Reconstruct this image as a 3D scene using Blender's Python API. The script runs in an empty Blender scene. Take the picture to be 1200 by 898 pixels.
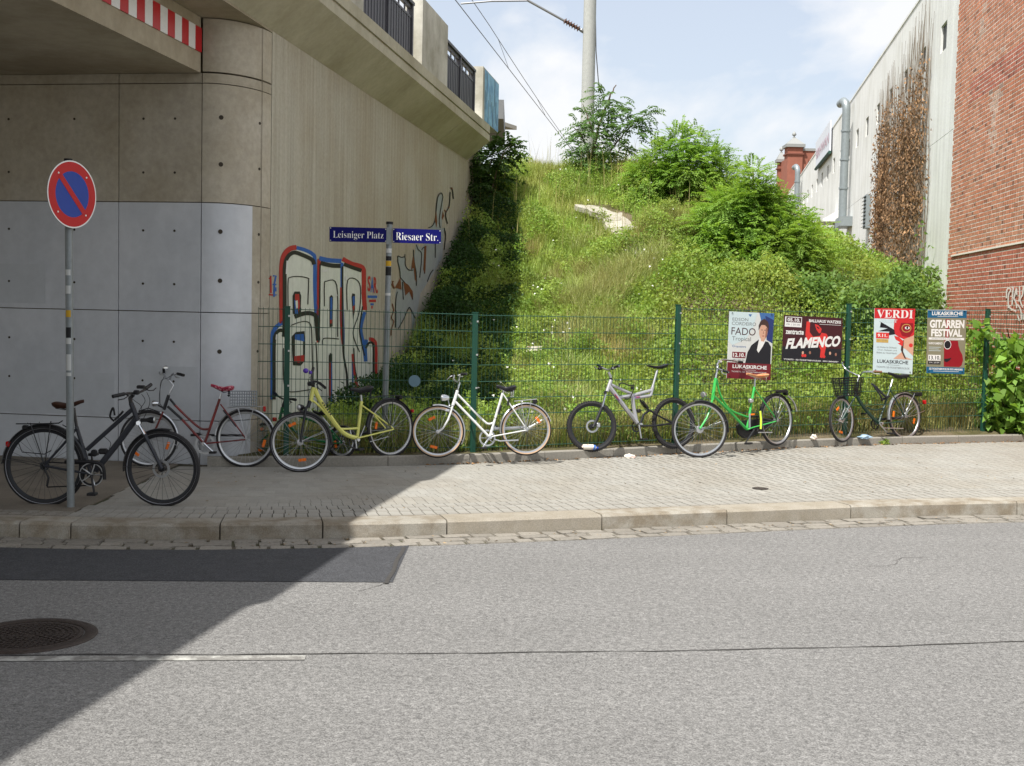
import bpy, bmesh, math, random
import numpy as np
from mathutils import Vector, Matrix
from mathutils.geometry import tessellate_polygon

random.seed(7)
rng = np.random.default_rng(7)
scn = bpy.context.scene
COL = scn.collection
R = math.radians

# ------------------------------------------------------------------ camera
CAM_Z, FPX = 1.92, 1400.0
PITCH, ROLL = R(3.4), 0.022
cam_rot = Matrix.Rotation(math.pi/2-PITCH, 3, 'X') @ Matrix.Rotation(ROLL, 3, 'Z')
cd = bpy.data.cameras.new('camera')
cam = bpy.data.objects.new('camera', cd)
COL.objects.link(cam)
cam.matrix_world = Matrix.Translation((0, 0, CAM_Z)) @ cam_rot.to_4x4()
cd.sensor_width = 36.0
cd.lens = FPX/1200*36
cd.clip_start, cd.clip_end = 0.1, 3000
scn.camera = cam
EYE = Vector((0, 0, CAM_Z))

# ------------------------------------------------------------------ sky, sun, exposure
SUN_TO = Vector((-.345, -.479, 1.0)).normalized()
SUN_EL = math.asin(SUN_TO.z)
SUN_AZ = math.atan2(SUN_TO.x, SUN_TO.y)
world = bpy.data.worlds.new('World')
scn.world = world
world.use_nodes = True
wn, wl = world.node_tree.nodes, world.node_tree.links
wn.clear()
w_out = wn.new('ShaderNodeOutputWorld')
w_bg = wn.new('ShaderNodeBackground')
w_sky = wn.new('ShaderNodeTexSky')
w_sky.sky_type = 'NISHITA'
w_sky.sun_disc = False
w_sky.sun_elevation = SUN_EL
w_sky.sun_rotation = SUN_AZ
w_sky.air_density = 1.0
w_sky.dust_density = 2.5
w_sky.ozone_density = 1.0
w_tc = wn.new('ShaderNodeTexCoord')
w_map = wn.new('ShaderNodeMapping')
w_map.inputs['Scale'].default_value = (1.0, 1.0, 1.5)
w_map.inputs['Location'].default_value = (0.35, 0.1, 0.12)
w_n1 = wn.new('ShaderNodeTexNoise')
w_n1.inputs['Scale'].default_value = 5.2
w_n1.inputs['Detail'].default_value = 9
w_n1.inputs['Roughness'].default_value = .52
w_n1.inputs['Distortion'].default_value = .25
w_r = wn.new('ShaderNodeValToRGB')
w_r.color_ramp.elements[0].position = .43
w_r.color_ramp.elements[0].color = (.45, .45, .45, 1)
w_r.color_ramp.elements[1].position = .56
w_r.color_ramp.elements[1].color = (.97, .97, .97, 1)
w_mix = wn.new('ShaderNodeMix')
w_mix.data_type = 'RGBA'
w_mix.inputs['B'].default_value = (5.4, 5.45, 5.55, 1)
wl.new(w_tc.outputs['Generated'], w_map.inputs['Vector'])
wl.new(w_map.outputs['Vector'], w_n1.inputs['Vector'])
wl.new(w_n1.outputs['Fac'], w_r.inputs['Fac'])
wl.new(w_r.outputs['Color'], w_mix.inputs['Factor'])
wl.new(w_sky.outputs['Color'], w_mix.inputs['A'])
wl.new(w_mix.outputs['Result'], w_bg.inputs['Color'])
wl.new(w_bg.outputs['Background'], w_out.inputs['Surface'])
w_bg.inputs['Strength'].default_value = .115
sd = bpy.data.lights.new('sun', 'SUN')
sd.energy = 4.2
sd.angle = R(.53)
sd.color = (1.0, .965, .91)
sun = bpy.data.objects.new('sun', sd)
COL.objects.link(sun)
sun.location = (-20, -30, 60)
sun.rotation_euler = SUN_TO.to_track_quat('Z', 'Y').to_euler()
scn.view_settings.view_transform = 'Standard'
scn.view_settings.look = 'None'
scn.view_settings.exposure = 0.68
scn.view_settings.gamma = 1.0
scn.cycles.max_bounces = 8
scn.cycles.transparent_max_bounces = 8

# ------------------------------------------------------------------ survey helpers: a sight line of the photograph meets a real plane
def ray(x, y):
    return cam_rot @ Vector(((x-600)/FPX, -(y-449)/FPX, -1))
def ground(x, y, z=0.0):
    d = ray(x, y)
    return EYE + d*((z-CAM_Z)/d.z)
def on_plane(x, y, p, n):
    d = ray(x, y)
    return EYE + d*((Vector(p)-EYE).dot(n)/d.dot(n))
def at_depth(x, y, depth):
    d = ray(x, y)
    return EYE + d*(depth/d.y)
# frame of the bridge: u to the right of the wing wall, v along it away from the street
BP = Vector((-2.97, 13.6, 0)); BU = Vector((.9879, -.1551, 0)); BV = Vector((.1551, .9879, 0)); UP = Vector((0, 0, 1))
def br(u, v, z):
    return BP + BU*u + BV*v + UP*z
def to_uv(x, y):
    r = Vector((x, y, 0))-BP
    return r.dot(BU), r.dot(BV)

# ------------------------------------------------------------------ mesh builder
WM = {}      # world matrices of the empties that parent parts
class MB:
    def __init__(s):
        s.v, s.f, s.m, s.t = [], [], [], []
    def add(s, vs, fs, mi=0, tint=None):
        o = len(s.v)
        s.v.extend([Vector(p) for p in vs])
        for f in fs:
            s.f.append([o+i for i in f]); s.m.append(mi); s.t.append(tint)
        return s
    def box(s, c, ax, ay, az, sx, sy, sz, mi=0, tint=None):
        c = Vector(c); X, Y, Z = Vector(ax)*sx/2, Vector(ay)*sy/2, Vector(az)*sz/2
        vs = [c-X-Y-Z, c+X-Y-Z, c+X+Y-Z, c-X+Y-Z, c-X-Y+Z, c+X-Y+Z, c+X+Y+Z, c-X+Y+Z]
        return s.add(vs, [(0,3,2,1), (4,5,6,7), (0,1,5,4), (1,2,6,5), (2,3,7,6), (3,0,4,7)], mi, tint)
    def abox(s, a, b, mi=0):
        a, b = Vector(a), Vector(b); d = b-a
        return s.box((a+b)/2, (1,0,0), (0,1,0), (0,0,1), abs(d.x), abs(d.y), abs(d.z), mi)
    def bbox(s, u0, u1, v0, v1, z0, z1, mi=0):     # box in the bridge frame
        return s.box(br((u0+u1)/2, (v0+v1)/2, (z0+z1)/2), BU, BV, UP, u1-u0, v1-v0, z1-z0, mi)
    def tube(s, pts, r, seg=8, closed=False, mi=0, caps=True):
        P = [Vector(p) for p in pts]; n = len(P)
        rs = r if hasattr(r, '__len__') else [r]*n
        T = []
        for i in range(n):
            a = P[(i-1) % n] if (closed or i > 0) else P[i]
            b = P[(i+1) % n] if (closed or i < n-1) else P[i]
            t = b-a
            T.append(t.normalized() if t.length > 1e-9 else Vector((0,0,1)))
        ref = Vector((0,0,1)) if abs(T[0].z) < .9 else Vector((1,0,0))
        N = T[0].cross(ref).normalized()
        vs = []
        for i in range(n):
            N = (N - T[i]*N.dot(T[i]))
            N = N.normalized() if N.length > 1e-6 else T[i].orthogonal().normalized()
            B = T[i].cross(N)
            for k in range(seg):
                a = 2*math.pi*k/seg
                vs.append(P[i]+(N*math.cos(a)+B*math.sin(a))*rs[i])
        fs = []
        for i in range(n if closed else n-1):
            j = (i+1) % n
            for k in range(seg):
                l = (k+1) % seg
                fs.append((i*seg+k, i*seg+l, j*seg+l, j*seg+k))
        if caps and not closed:
            fs.append(tuple(reversed(range(seg)))); fs.append(tuple((n-1)*seg+k for k in range(seg)))
        return s.add(vs, fs, mi)
    def lathe(s, c, axis, prof, seg=32, mi=0):      # prof: (radius, along axis)
        c, axis = Vector(c), Vector(axis).normalized(); N = axis.orthogonal().normalized(); B = axis.cross(N)
        n = len(prof); vs = []; fs = []
        for r_, h in prof:
            for k in range(seg):
                a = 2*math.pi*k/seg
                vs.append(c+axis*h+(N*math.cos(a)+B*math.sin(a))*r_)
        for i in range(n-1):
            for k in range(seg):
                l = (k+1) % seg
                fs.append((i*seg+k, i*seg+l, (i+1)*seg+l, (i+1)*seg+k))
        fs.append(tuple(reversed(range(seg)))); fs.append(tuple((n-1)*seg+k for k in range(seg)))
        return s.add(vs, fs, mi)
    def ring(s, c, e1, e2, prof, seg=48, mi=0, a0=0, a1=2*math.pi):   # closed or open sweep of a profile (radius, lateral) about c
        c, e1, e2 = Vector(c), Vector(e1), Vector(e2); nn = e1.cross(e2)
        full = abs(a1-a0) > 6.28; n = seg if full else seg+1; m = len(prof); vs = []; fs = []
        for i in range(n):
            a = a0+(a1-a0)*i/seg
            d = e1*math.cos(a)+e2*math.sin(a)
            for r_, w in prof: vs.append(c+d*r_+nn*w)
        for i in range(seg):
            j = (i+1) % n
            for k in range(m):
                l = (k+1) % m
                fs.append((i*m+k, j*m+k, j*m+l, i*m+l))
        if not full:
            fs.append(tuple(range(m))); fs.append(tuple((n-1)*m+k for k in reversed(range(m))))
        return s.add(vs, fs, mi)
    def prism(s, pts, d, mi=0):                       # polygon extruded along d
        P = [Vector(p) for p in pts]; d = Vector(d); n = len(P)
        tr = tessellate_polygon([P])
        fs = [tuple(t) for t in tr]+[tuple(n+i for i in reversed(t)) for t in tr]
        fs += [(i, (i+1) % n, n+(i+1) % n, n+i) for i in range(n)]
        return s.add(P+[p+d for p in P], fs, mi)
    def sphere(s, c, r, seg=12, rings=8, mi=0, scale=(1,1,1)):
        c = Vector(c); vs = [c+Vector((0,0,r*scale[2]))]; fs = []
        for i in range(1, rings):
            t = math.pi*i/rings
            for k in range(seg):
                a = 2*math.pi*k/seg
                vs.append(c+Vector((r*math.sin(t)*math.cos(a)*scale[0], r*math.sin(t)*math.sin(a)*scale[1], r*math.cos(t)*scale[2])))
        vs.append(c-Vector((0,0,r*scale[2]))); L = len(vs)-1
        for k in range(seg):
            l = (k+1) % seg
            fs.append((0, 1+k, 1+l)); fs.append((L, L-seg+l, L-seg+k))
            for i in range(rings-2): fs.append((1+i*seg+k, 1+(i+1)*seg+k, 1+(i+1)*seg+l, 1+i*seg+l))
        return s.add(vs, fs, mi)
    def build(s, name, mat, parent=None, origin=None, smooth=False, bevel=0, fix=True):
        if parent is not None: M = WM[parent.name].inverted()
        elif origin is not None: M = Matrix.Translation(-Vector(origin))
        else: M = Matrix.Identity(4)
        me = bpy.data.meshes.new(name)
        me.from_pydata([M @ p for p in s.v], [], s.f)
        mats = mat if isinstance(mat, (list, tuple)) else [mat]
        for q in mats: me.materials.append(q)
        if len(mats) > 1: me.polygons.foreach_set('material_index', s.m)
        if any(t is not None for t in s.t):
            at = me.attributes.new('tint', 'FLOAT', 'FACE')
            at.data.foreach_set('value', [1.0 if t is None else t for t in s.t])
        if fix or bevel:
            bm = bmesh.new(); bm.from_mesh(me)
            bmesh.ops.recalc_face_normals(bm, faces=bm.faces)
            if bevel: bmesh.ops.bevel(bm, geom=bm.edges[:], offset=bevel, segments=1, affect='EDGES', clamp_overlap=True)
            bm.to_mesh(me); bm.free()
        if smooth:
            me.polygons.foreach_set('use_smooth', [True]*len(me.polygons))
            try: me.set_sharp_from_angle(angle=R(40))
            except Exception: pass
        o = bpy.data.objects.new(name, me); COL.objects.link(o)
        if parent is not None:
            o.parent = parent; WM[o.name] = WM[parent.name]
        else:
            if origin is not None: o.location = origin
            WM[o.name] = Matrix.Translation(origin if origin is not None else (0,0,0))
        return o

def tag(o, label=None, cat=None, group=None, kind=None):
    if label: o['label'] = label
    if cat: o['category'] = cat
    if group: o['group'] = group
    if kind: o['kind'] = kind
    return o
def thing(name, label, cat, loc=(0,0,0), xdir=None, group=None):
    o = bpy.data.objects.new(name, None); COL.objects.link(o)
    M = Matrix.Translation(loc)
    if xdir is not None:
        a = math.atan2(xdir[1], xdir[0]); M = M @ Matrix.Rotation(a, 4, 'Z'); o.rotation_euler = (0,0,a)
    o.location = loc; o.empty_display_size = .2
    WM[o.name] = M
    return tag(o, label, cat, group)
def struct(o): o['kind'] = 'structure'; return o
def inst(me, name, loc, rot=None, parent=None, scale=None):
    o = bpy.data.objects.new(name, me); COL.objects.link(o)
    M = Matrix.Translation(loc)
    if rot is not None: M = M @ rot.to_4x4()
    if scale is not None: M = M @ Matrix.Diagonal((*scale, 1))
    if parent is not None:
        o.parent = parent; M = WM[parent.name].inverted() @ M
    o.matrix_basis = M
    return o

# ------------------------------------------------------------------ materials
def srgb(*c):
    return tuple(((x/255)/12.92 if x/255 <= .04045 else ((x/255+.055)/1.055)**2.4) for x in c)
def mat(name, col, rough=.8, metal=0, col2=None, mscale=2, mlo=.4, mhi=.62, var=.0, vscale=30, bump=0, bscale=80, bdist=.01,
        rand=0, tint=False, spec=.3, streak=0, sscale=(9,9,.25), trans=0, coat=0, vary_hue=0):
    m = bpy.data.materials.new(name); m.use_nodes = True
    N, L = m.node_tree.nodes, m.node_tree.links
    b = N['Principled BSDF']
    b.inputs['Roughness'].default_value = rough; b.inputs['Metallic'].default_value = metal
    b.inputs['Specular IOR Level'].default_value = spec
    if coat: b.inputs['Coat Weight'].default_value = coat; b.inputs['Coat Roughness'].default_value = .12
    tc = N.new('ShaderNodeTexCoord')
    rgb = N.new('ShaderNodeRGB'); rgb.outputs[0].default_value = (*col, 1)
    cur = rgb.outputs[0]
    def noise(scale, detail=4, rough_=.55, vec=None):
        n = N.new('ShaderNodeTexNoise'); n.inputs['Scale'].default_value = scale; n.inputs['Detail'].default_value = detail
        n.inputs['Roughness'].default_value = rough_
        L.new(vec if vec is not None else tc.outputs['Object'], n.inputs['Vector']); return n.outputs['Fac']
    def maprange(v, a, b_, c, d):
        q = N.new('ShaderNodeMapRange'); q.inputs['From Min'].default_value = a; q.inputs['From Max'].default_value = b_
        q.inputs['To Min'].default_value = c; q.inputs['To Max'].default_value = d; L.new(v, q.inputs['Value']); return q.outputs['Result']
    def mulv(c, v):
        h = N.new('ShaderNodeHueSaturation'); L.new(c, h.inputs['Color']); L.new(v, h.inputs['Value']); return h.outputs['Color']
    if col2 is not None:
        mx = N.new('ShaderNodeMix'); mx.data_type = 'RGBA'
        L.new(maprange(noise(mscale, 6, .6), mlo, mhi, 0, 1), mx.inputs['Factor'])
        L.new(cur, mx.inputs['A']); mx.inputs['B'].default_value = (*col2, 1); cur = mx.outputs['Result']
    if var: cur = mulv(cur, maprange(noise(vscale, 5, .65), .3, .7, 1-var, 1+var))
    if streak:
        mp = N.new('ShaderNodeMapping'); mp.inputs['Scale'].default_value = sscale
        L.new(tc.outputs['Object'], mp.inputs['Vector'])
        cur = mulv(cur, maprange(noise(1, 5, .6, mp.outputs['Vector']), .32, .68, 1-streak, 1+streak*.6))
    if tint:
        at = N.new('ShaderNodeAttribute'); at.attribute_name = 'tint'; cur = mulv(cur, at.outputs['Fac'])
    if rand:
        oi = N.new('ShaderNodeObjectInfo'); cur = mulv(cur, maprange(oi.outputs['Random'], 0, 1, 1-rand, 1+rand))
    L.new(cur, b.inputs['Base Color'])
    if bump:
        bp = N.new('ShaderNodeBump'); bp.inputs['Strength'].default_value = bump; bp.inputs['Distance'].default_value = bdist
        L.new(noise(bscale, 6, .65), bp.inputs['Height']); L.new(bp.outputs['Normal'], b.inputs['Normal'])
    if trans:
        t = N.new('ShaderNodeBsdfTranslucent'); ms = N.new('ShaderNodeMixShader'); ms.inputs[0].default_value = trans
        h2 = N.new('ShaderNodeHueSaturation'); h2.inputs['Hue'].default_value = .485; h2.inputs['Value'].default_value = 1.5; h2.inputs['Saturation'].default_value = 1.1
        L.new(cur, h2.inputs['Color']); L.new(h2.outputs['Color'], t.inputs['Color'])
        out = N['Material Output']; L.new(b.outputs[0], ms.inputs[1]); L.new(t.outputs[0], ms.inputs[2]); L.new(ms.outputs[0], out.inputs['Surface'])
    return m

# ------------------------------------------------------------------ lettering (text outlines turned into flat meshes)
_txt = {}
def text_mesh(body, bold=0.0):
    key = (body, bold)
    if key not in _txt:
        cu = bpy.data.curves.new('lettering', 'FONT'); cu.body = body; cu.offset = bold; cu.resolution_u = 3
        o = bpy.data.objects.new('lettering', cu); COL.objects.link(o)
        dg = bpy.context.evaluated_depsgraph_get(); dg.update()
        me = bpy.data.meshes.new_from_object(o.evaluated_get(dg))
        vs = [(v.co.x, v.co.y) for v in me.vertices]; fs = [tuple(p.vertices) for p in me.polygons]
        bpy.data.objects.remove(o); bpy.data.curves.remove(cu); bpy.data.meshes.remove(me)
        xs = [v[0] for v in vs]; ys = [v[1] for v in vs]
        x0, x1, y0, y1 = min(xs), max(xs), min(ys), max(ys)
        _txt[key] = ([((x-x0)/(x1-x0), (y-y0)/(y1-y0)) for x, y in vs], fs)
    return _txt[key]
class Board:                                          # a flat board known by four corners; a,b in 0..1 from its top left
    def __init__(s, tl, tr, br_, bl):
        s.c = [Vector(p) for p in (tl, tr, br_, bl)]
        s.n = (s.c[3]-s.c[0]).cross(s.c[1]-s.c[0]).normalized()
        if s.n.dot(EYE-s.c[0]) < 0: s.n = -s.n
    def p(s, a, b, off=0.0):
        t = s.c[0].lerp(s.c[1], a); q = s.c[3].lerp(s.c[2], a)
        return t.lerp(q, b)+s.n*off
    def slab(s, th=.004):
        m = MB(); P = [c-s.n*th for c in s.c]
        return m.add(P+s.c, [(3,2,1,0), (4,5,6,7), (0,1,5,4), (1,2,6,5), (2,3,7,6), (3,0,4,7)])
    def poly(s, m, pts, off, mi=0):
        P = [s.p(a, b, off) for a, b in pts]
        return m.add(P, [tuple(t) for t in tessellate_polygon([[Vector((a, b, 0)) for a, b in pts]])], mi)
    def rect(s, m, a0, b0, a1, b1, off, mi=0):
        return m.add([s.p(a0,b1,off), s.p(a1,b1,off), s.p(a1,b0,off), s.p(a0,b0,off)], [(0,1,2,3)], mi)
    def ell(s, m, a, b, ra, rb, off, mi=0, n=24):
        return s.poly(m, [(a+ra*math.cos(2*math.pi*k/n), b+rb*math.sin(2*math.pi*k/n)) for k in range(n)], off, mi)
    def text(s, m, body, a0, b0, a1, b1, off, mi=0, bold=0.0, skew=0.0):   # skew: rise of the right end
        vs, fs = text_mesh(body, bold)
        return m.add([s.p(a0+(a1-a0)*x, b1+(b0-b1)*y-skew*x, off) for x, y in vs], fs, mi)
# ================================================================== materials of the ground
def aggregate(name, col, scale, lo, hi, **kw):         # chippings in bitumen: every stone its own grey
    m = mat(name, col, **kw); N, L = m.node_tree.nodes, m.node_tree.links; b = N['Principled BSDF']
    src = b.inputs['Base Color'].links[0].from_socket; tc = next(n for n in N if n.type == 'TEX_COORD')
    v = N.new('ShaderNodeTexVoronoi'); v.inputs['Scale'].default_value = scale; L.new(tc.outputs['Object'], v.inputs['Vector'])
    sep = N.new('ShaderNodeSeparateColor'); L.new(v.outputs['Color'], sep.inputs['Color'])
    r_ = N.new('ShaderNodeMapRange'); r_.inputs['To Min'].default_value = lo; r_.inputs['To Max'].default_value = hi; L.new(sep.outputs['Red'], r_.inputs['Value'])
    h = N.new('ShaderNodeHueSaturation'); L.new(src, h.inputs['Color']); L.new(r_.outputs['Result'], h.inputs['Value']); L.new(h.outputs['Color'], b.inputs['Base Color'])
    bp = N.new('ShaderNodeBump'); bp.inputs['Strength'].default_value = .5; bp.inputs['Distance'].default_value = .004; bp.invert = True
    L.new(v.outputs['Distance'], bp.inputs['Height']); L.new(bp.outputs['Normal'], b.inputs['Normal'])
    return m
M_asphalt = aggregate('asphalt', srgb(121,120,118), 145, .58, 1.34, rough=.85, var=.3, vscale=26, col2=srgb(116,115,113), mscale=.55, mlo=.35, mhi=.68, streak=.06, sscale=(.22,1.6,1))
M_patch = aggregate('fresh_asphalt', srgb(66,67,70), 120, .6, 1.4, rough=.8, var=.15, vscale=8)
M_tar = mat('tar', srgb(66,64,62), .7, var=.2)
M_line = mat('worn_road_paint', srgb(172,172,166), .7, col2=srgb(120,118,114), mscale=9, mlo=.38, mhi=.56, var=.15, vscale=90)
M_earth = mat('earth', srgb(112,101,80), .95, col2=srgb(84,82,48), mscale=1.6, var=.3, vscale=18, bump=1, bscale=30, bdist=.04)
M_joint = mat('joint_sand', srgb(84,77,66), .95, var=.35, vscale=40, col2=srgb(74,74,54), mscale=3)
M_paver = mat('grey_paver', srgb(149,147,140), .85, var=.1, vscale=60, rand=.05, bump=.35, bscale=150, bdist=.003, col2=srgb(140,136,128), mscale=1.3)
M_paver_t = mat('grey_paver_field', srgb(149,147,140), .85, var=.12, vscale=60, tint=True, bump=.35, bscale=150, bdist=.003, col2=srgb(142,138,129), mscale=1.1)
M_kerb = mat('granite_kerb', srgb(154,149,138), .8, var=.24, vscale=110, rand=.1, bump=.9, bscale=120, bdist=.006, col2=srgb(128,118,102), mscale=5)
M_kerb_brown = mat('brown_granite_kerb', srgb(154,147,134), .8, var=.24, vscale=110, rand=.06, bump=.9, bscale=120, bdist=.006, col2=srgb(144,136,121), mscale=5)
M_sett = mat('gutter_sett', srgb(142,137,128), .75, var=.22, vscale=70, rand=.13, bump=.6, bscale=60, bdist=.006, col2=srgb(122,117,108), mscale=6)
M_edging = mat('concrete_edging', srgb(139,135,126), .9, var=.16, vscale=50, rand=.05, bump=.4, bscale=90, bdist=.004)
M_iron = mat('cast_iron', srgb(74,66,62), .5, .6, var=.25, vscale=50, bump=.3, bscale=80)

# ================================================================== kerb line
def kerb_y(x):
    f = lambda q: -.00423*q**3+.02127*q**2+.31822*q+10.293
    if x < -3.7: return f(-3.7)+(x+3.7)*(-.014)
    if x > 4.6: return f(4.6)+(x-4.6)*.235
    return f(x)
def edge_y(x):
    f = lambda q: -.00604*q**3+.04246*q**2+.49205*q+14.242
    if x < -2.7: return f(-2.7)+(x+2.7)*.16
    if x > 6.2: return f(6.2)+(x-6.2)*.36
    return f(x)
_xs = np.arange(-30, 40, .05); _ys = np.array([kerb_y(x) for x in _xs])
_s = np.concatenate([[0], np.cumsum(np.hypot(np.diff(_xs), np.diff(_ys)))])
_s -= np.interp(0, _xs, _s)
def kpt(s, t=0.0, z=0.0):        # point at arc length s along the kerb face, t metres towards the wall
    x, y = np.interp(s, _s, _xs), np.interp(s, _s, _ys)
    x2, y2 = np.interp(s+.4, _s, _xs), np.interp(s+.4, _s, _ys); x1, y1 = np.interp(s-.4, _s, _xs), np.interp(s-.4, _s, _ys)
    d = math.hypot(x2-x1, y2-y1)
    return Vector((x-(y2-y1)/d*t, y+(x2-x1)/d*t, z))
def kdir(s):
    d = kpt(s+.4)-kpt(s-.4); return d.normalized()
def s_of(x): return float(np.interp(x, _xs, _s))

# ground out to the horizon, road, gutter bed
m = MB(); m.add([(-700,-400,-.04), (700,-400,-.04), (700,1200,-.04), (-700,1200,-.04)], [(0,1,2,3)])
struct(m.build('ground', M_earth, fix=False))
m = MB(); ss = np.arange(-27, 36, .3); vs = []; fs = []
for s in ss:
    p = kpt(s, -.42); vs += [(p.x, -40, 0), p]
for i in range(len(ss)-1): fs.append((2*i, 2*i+2, 2*i+3, 2*i+1))
road = struct(m.add(vs, fs).build('road', M_asphalt, fix=False))
def strip(name, mt, pts, w, z, kind='structure'):
    m = MB(); vs = []; fs = []
    for i, p in enumerate(pts):
        a = Vector(pts[max(i-1, 0)]); b = Vector(pts[min(i+1, len(pts)-1)]); d = (b-a).normalized(); n = Vector((-d.y, d.x, 0))
        ww = w*(1+.35*math.sin(i*1.7)+.25*math.sin(i*.6)) if w < .03 else w
        vs += [(p[0]-n.x*ww/2, p[1]-n.y*ww/2, z), (p[0]+n.x*ww/2, p[1]+n.y*ww/2, z)]
    for i in range(len(pts)-1): fs.append((2*i, 2*i+2, 2*i+3, 2*i+1))
    o = m.add(vs, fs).build(name, mt, fix=False); o['kind'] = kind; return o
# dark repair patch beside the gutter, lane seam and the worn white line
pp = [q_ for q_ in (kpt(s, -.42, .004) for s in np.arange(-12, s_of(-.81), .1)) if q_.x < -.85]+[Vector((-.81, kpt(s_of(-.81), -.42).y, .004))]
m = MB(); base = [Vector((p.x, 8.31+(p.x+.81)*.068 if p.x > -4 else 8.09, .004)) for p in pp]
m.add(base+pp, [(i, i+1, len(pp)+i+1, len(pp)+i) for i in range(len(pp)-1)])
struct(m.build('asphalt_patch', M_patch, fix=False))
seam_y = lambda x: .0014*x**3+.00977*x**2+.10988*x+6.635 if -4 < x < 4 else (6.4+(x+4)*.06 if x <= -4 else 7.32+(x-4)*.26)
strip('road_seam', M_tar, [(x, seam_y(x)+.006*math.sin(x*5)+.004*math.sin(x*13), 0) for x in np.arange(-9, 9, .12)], .012, .004)
strip('patch_seal', M_tar, [(-.845+.006*math.sin(i*.9), 9.55-i*.1, 0) for i in range(0, 14)], .031, .008)
for cx, cy, ln, a in ((-.86, 8.3, .32, 4.5), (3.4, 9.6, .8, 2.9)):
    rr_ = random.Random(int(cx*10)); pts_ = [(cx, cy, 0)]
    for _ in range(14):
        a += rr_.uniform(-.5, .5); pts_.append((pts_[-1][0]+math.cos(a)*ln/14, pts_[-1][1]+math.sin(a)*ln/14, 0))
    strip('road_crack', M_tar, pts_, .0045, .003)
strip('white_lane_line', M_line, [(x, seam_y(x)-.075, 0) for x in np.arange(-6.5, -1.0, .12)], .085, .004)

# gutter of three courses of setts
m = MB(); vs = []; fs = []
for s in ss: vs += [kpt(s, -.43, -.012), kpt(s, .02, -.012)]
for i in range(len(ss)-1): fs.append((2*i, 2*i+2, 2*i+3, 2*i+1))
gut = struct(m.add(vs, fs).build('gutter', M_joint, fix=False))
sett_me = []
for k in range(4):
    q = MB(); q.box((0,0,-.03), (1,0,0), (0,1,0), (0,0,1), 1, 1, .06)
    bm = bmesh.new(); me = bpy.data.meshes.new('sett'); me.from_pydata(q.v, [], q.f); bm.from_mesh(me)
    for v in bm.verts:
        if v.co.z > -.01: v.co.x *= .93; v.co.y *= .86; v.co.z += random.uniform(-.004, .004)
        v.co.x += random.uniform(-.05, .05); v.co.y += random.uniform(-.06, .06)
    bmesh.ops.recalc_face_normals(bm, faces=bm.faces); bm.to_mesh(me); bm.free(); me.materials.append(M_sett); sett_me.append(me)
def zrot(d): return Matrix.Rotation(math.atan2(d.y, d.x), 3, 'Z')
for row in range(3):
    s = s_of(-4.4)+row*.07
    while s < s_of(6.0):
        ln = random.uniform(.15, .34)
        inst(random.choice(sett_me), 'sett', kpt(s+ln/2, -.345+row*.138, .004+random.uniform(-.003, .004)), zrot(kdir(s+ln/2)), gut, (ln-.012, .13, 1))
        s += ln

# granite kerb
kerb = struct(MB().add([kpt(s, t, -.01) for s in ss for t in (.02, .28)], [(2*i, 2*i+2, 2*i+3, 2*i+1) for i in range(len(ss)-1)]).build('kerb', M_joint, fix=False))
KH = .13
jx = [-7.8, -6.6, -5.4, -4.95, -3.98, -3.56, -2.37, -1.55, -.53, .83, 2.02, 3.29, 5.1, 6.3, 7.5, 8.8, 10, 11.2]
for i in range(len(jx)-1):
    s0, s1 = s_of(jx[i])+.006, s_of(jx[i+1])-.006; n = 5
    q = MB(); vs = []
    dz = random.uniform(-.005, .005)
    for k in range(n):
        s = s0+(s1-s0)*k/(n-1)
        vs += [kpt(s, -.006, -.03), kpt(s, .0+random.uniform(-.003,.003), KH-.02+dz), kpt(s, .02, KH+dz), kpt(s, .295, KH+dz*.3), kpt(s, .295, -.03)]
    fs = []
    for k in range(n-1):
        a = k*5
        fs += [(a+j, a+5+j, a+6+j, a+1+j) for j in range(4)]
    fs += [(4,3,2,1,0), tuple((n-1)*5+j for j in range(5))]
    q.add(vs, fs).build('kerb_stone', M_kerb_brown if i in (8, 10) else M_kerb, kerb)

# pavement: bed, nearest three courses one by one, the rest as one field, smooth asphalt to the left
PV0 = -3.72
m = MB(); vs = []; fs = []
for s in ss:
    a = kpt(s, .29, .112); vs += [a, (a.x-.3*max(0, 1), 34, .112)]
for i in range(len(ss)-1): fs.append((2*i, 2*i+2, 2*i+3, 2*i+1))
pave = struct(m.add(vs, fs).build('pavement', M_joint, fix=False))
PW, PD = .104, .192
q = MB(); q.box((0,0,-.015), (1,0,0), (0,1,0), (0,0,1), PW-.010, PD-.003, .03)
pm = bpy.data.meshes.new('paver'); pm.from_pydata(q.v, [], q.f); pm.materials.append(M_paver)
bm = bmesh.new(); bm.from_mesh(pm); bmesh.ops.recalc_face_normals(bm, faces=bm.faces)
for v in bm.verts:
    if v.co.z > -.01: v.co.x *= .965; v.co.y *= .99
bm.to_mesh(pm); bm.free()
field = MB(); n_ind = 0
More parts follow.
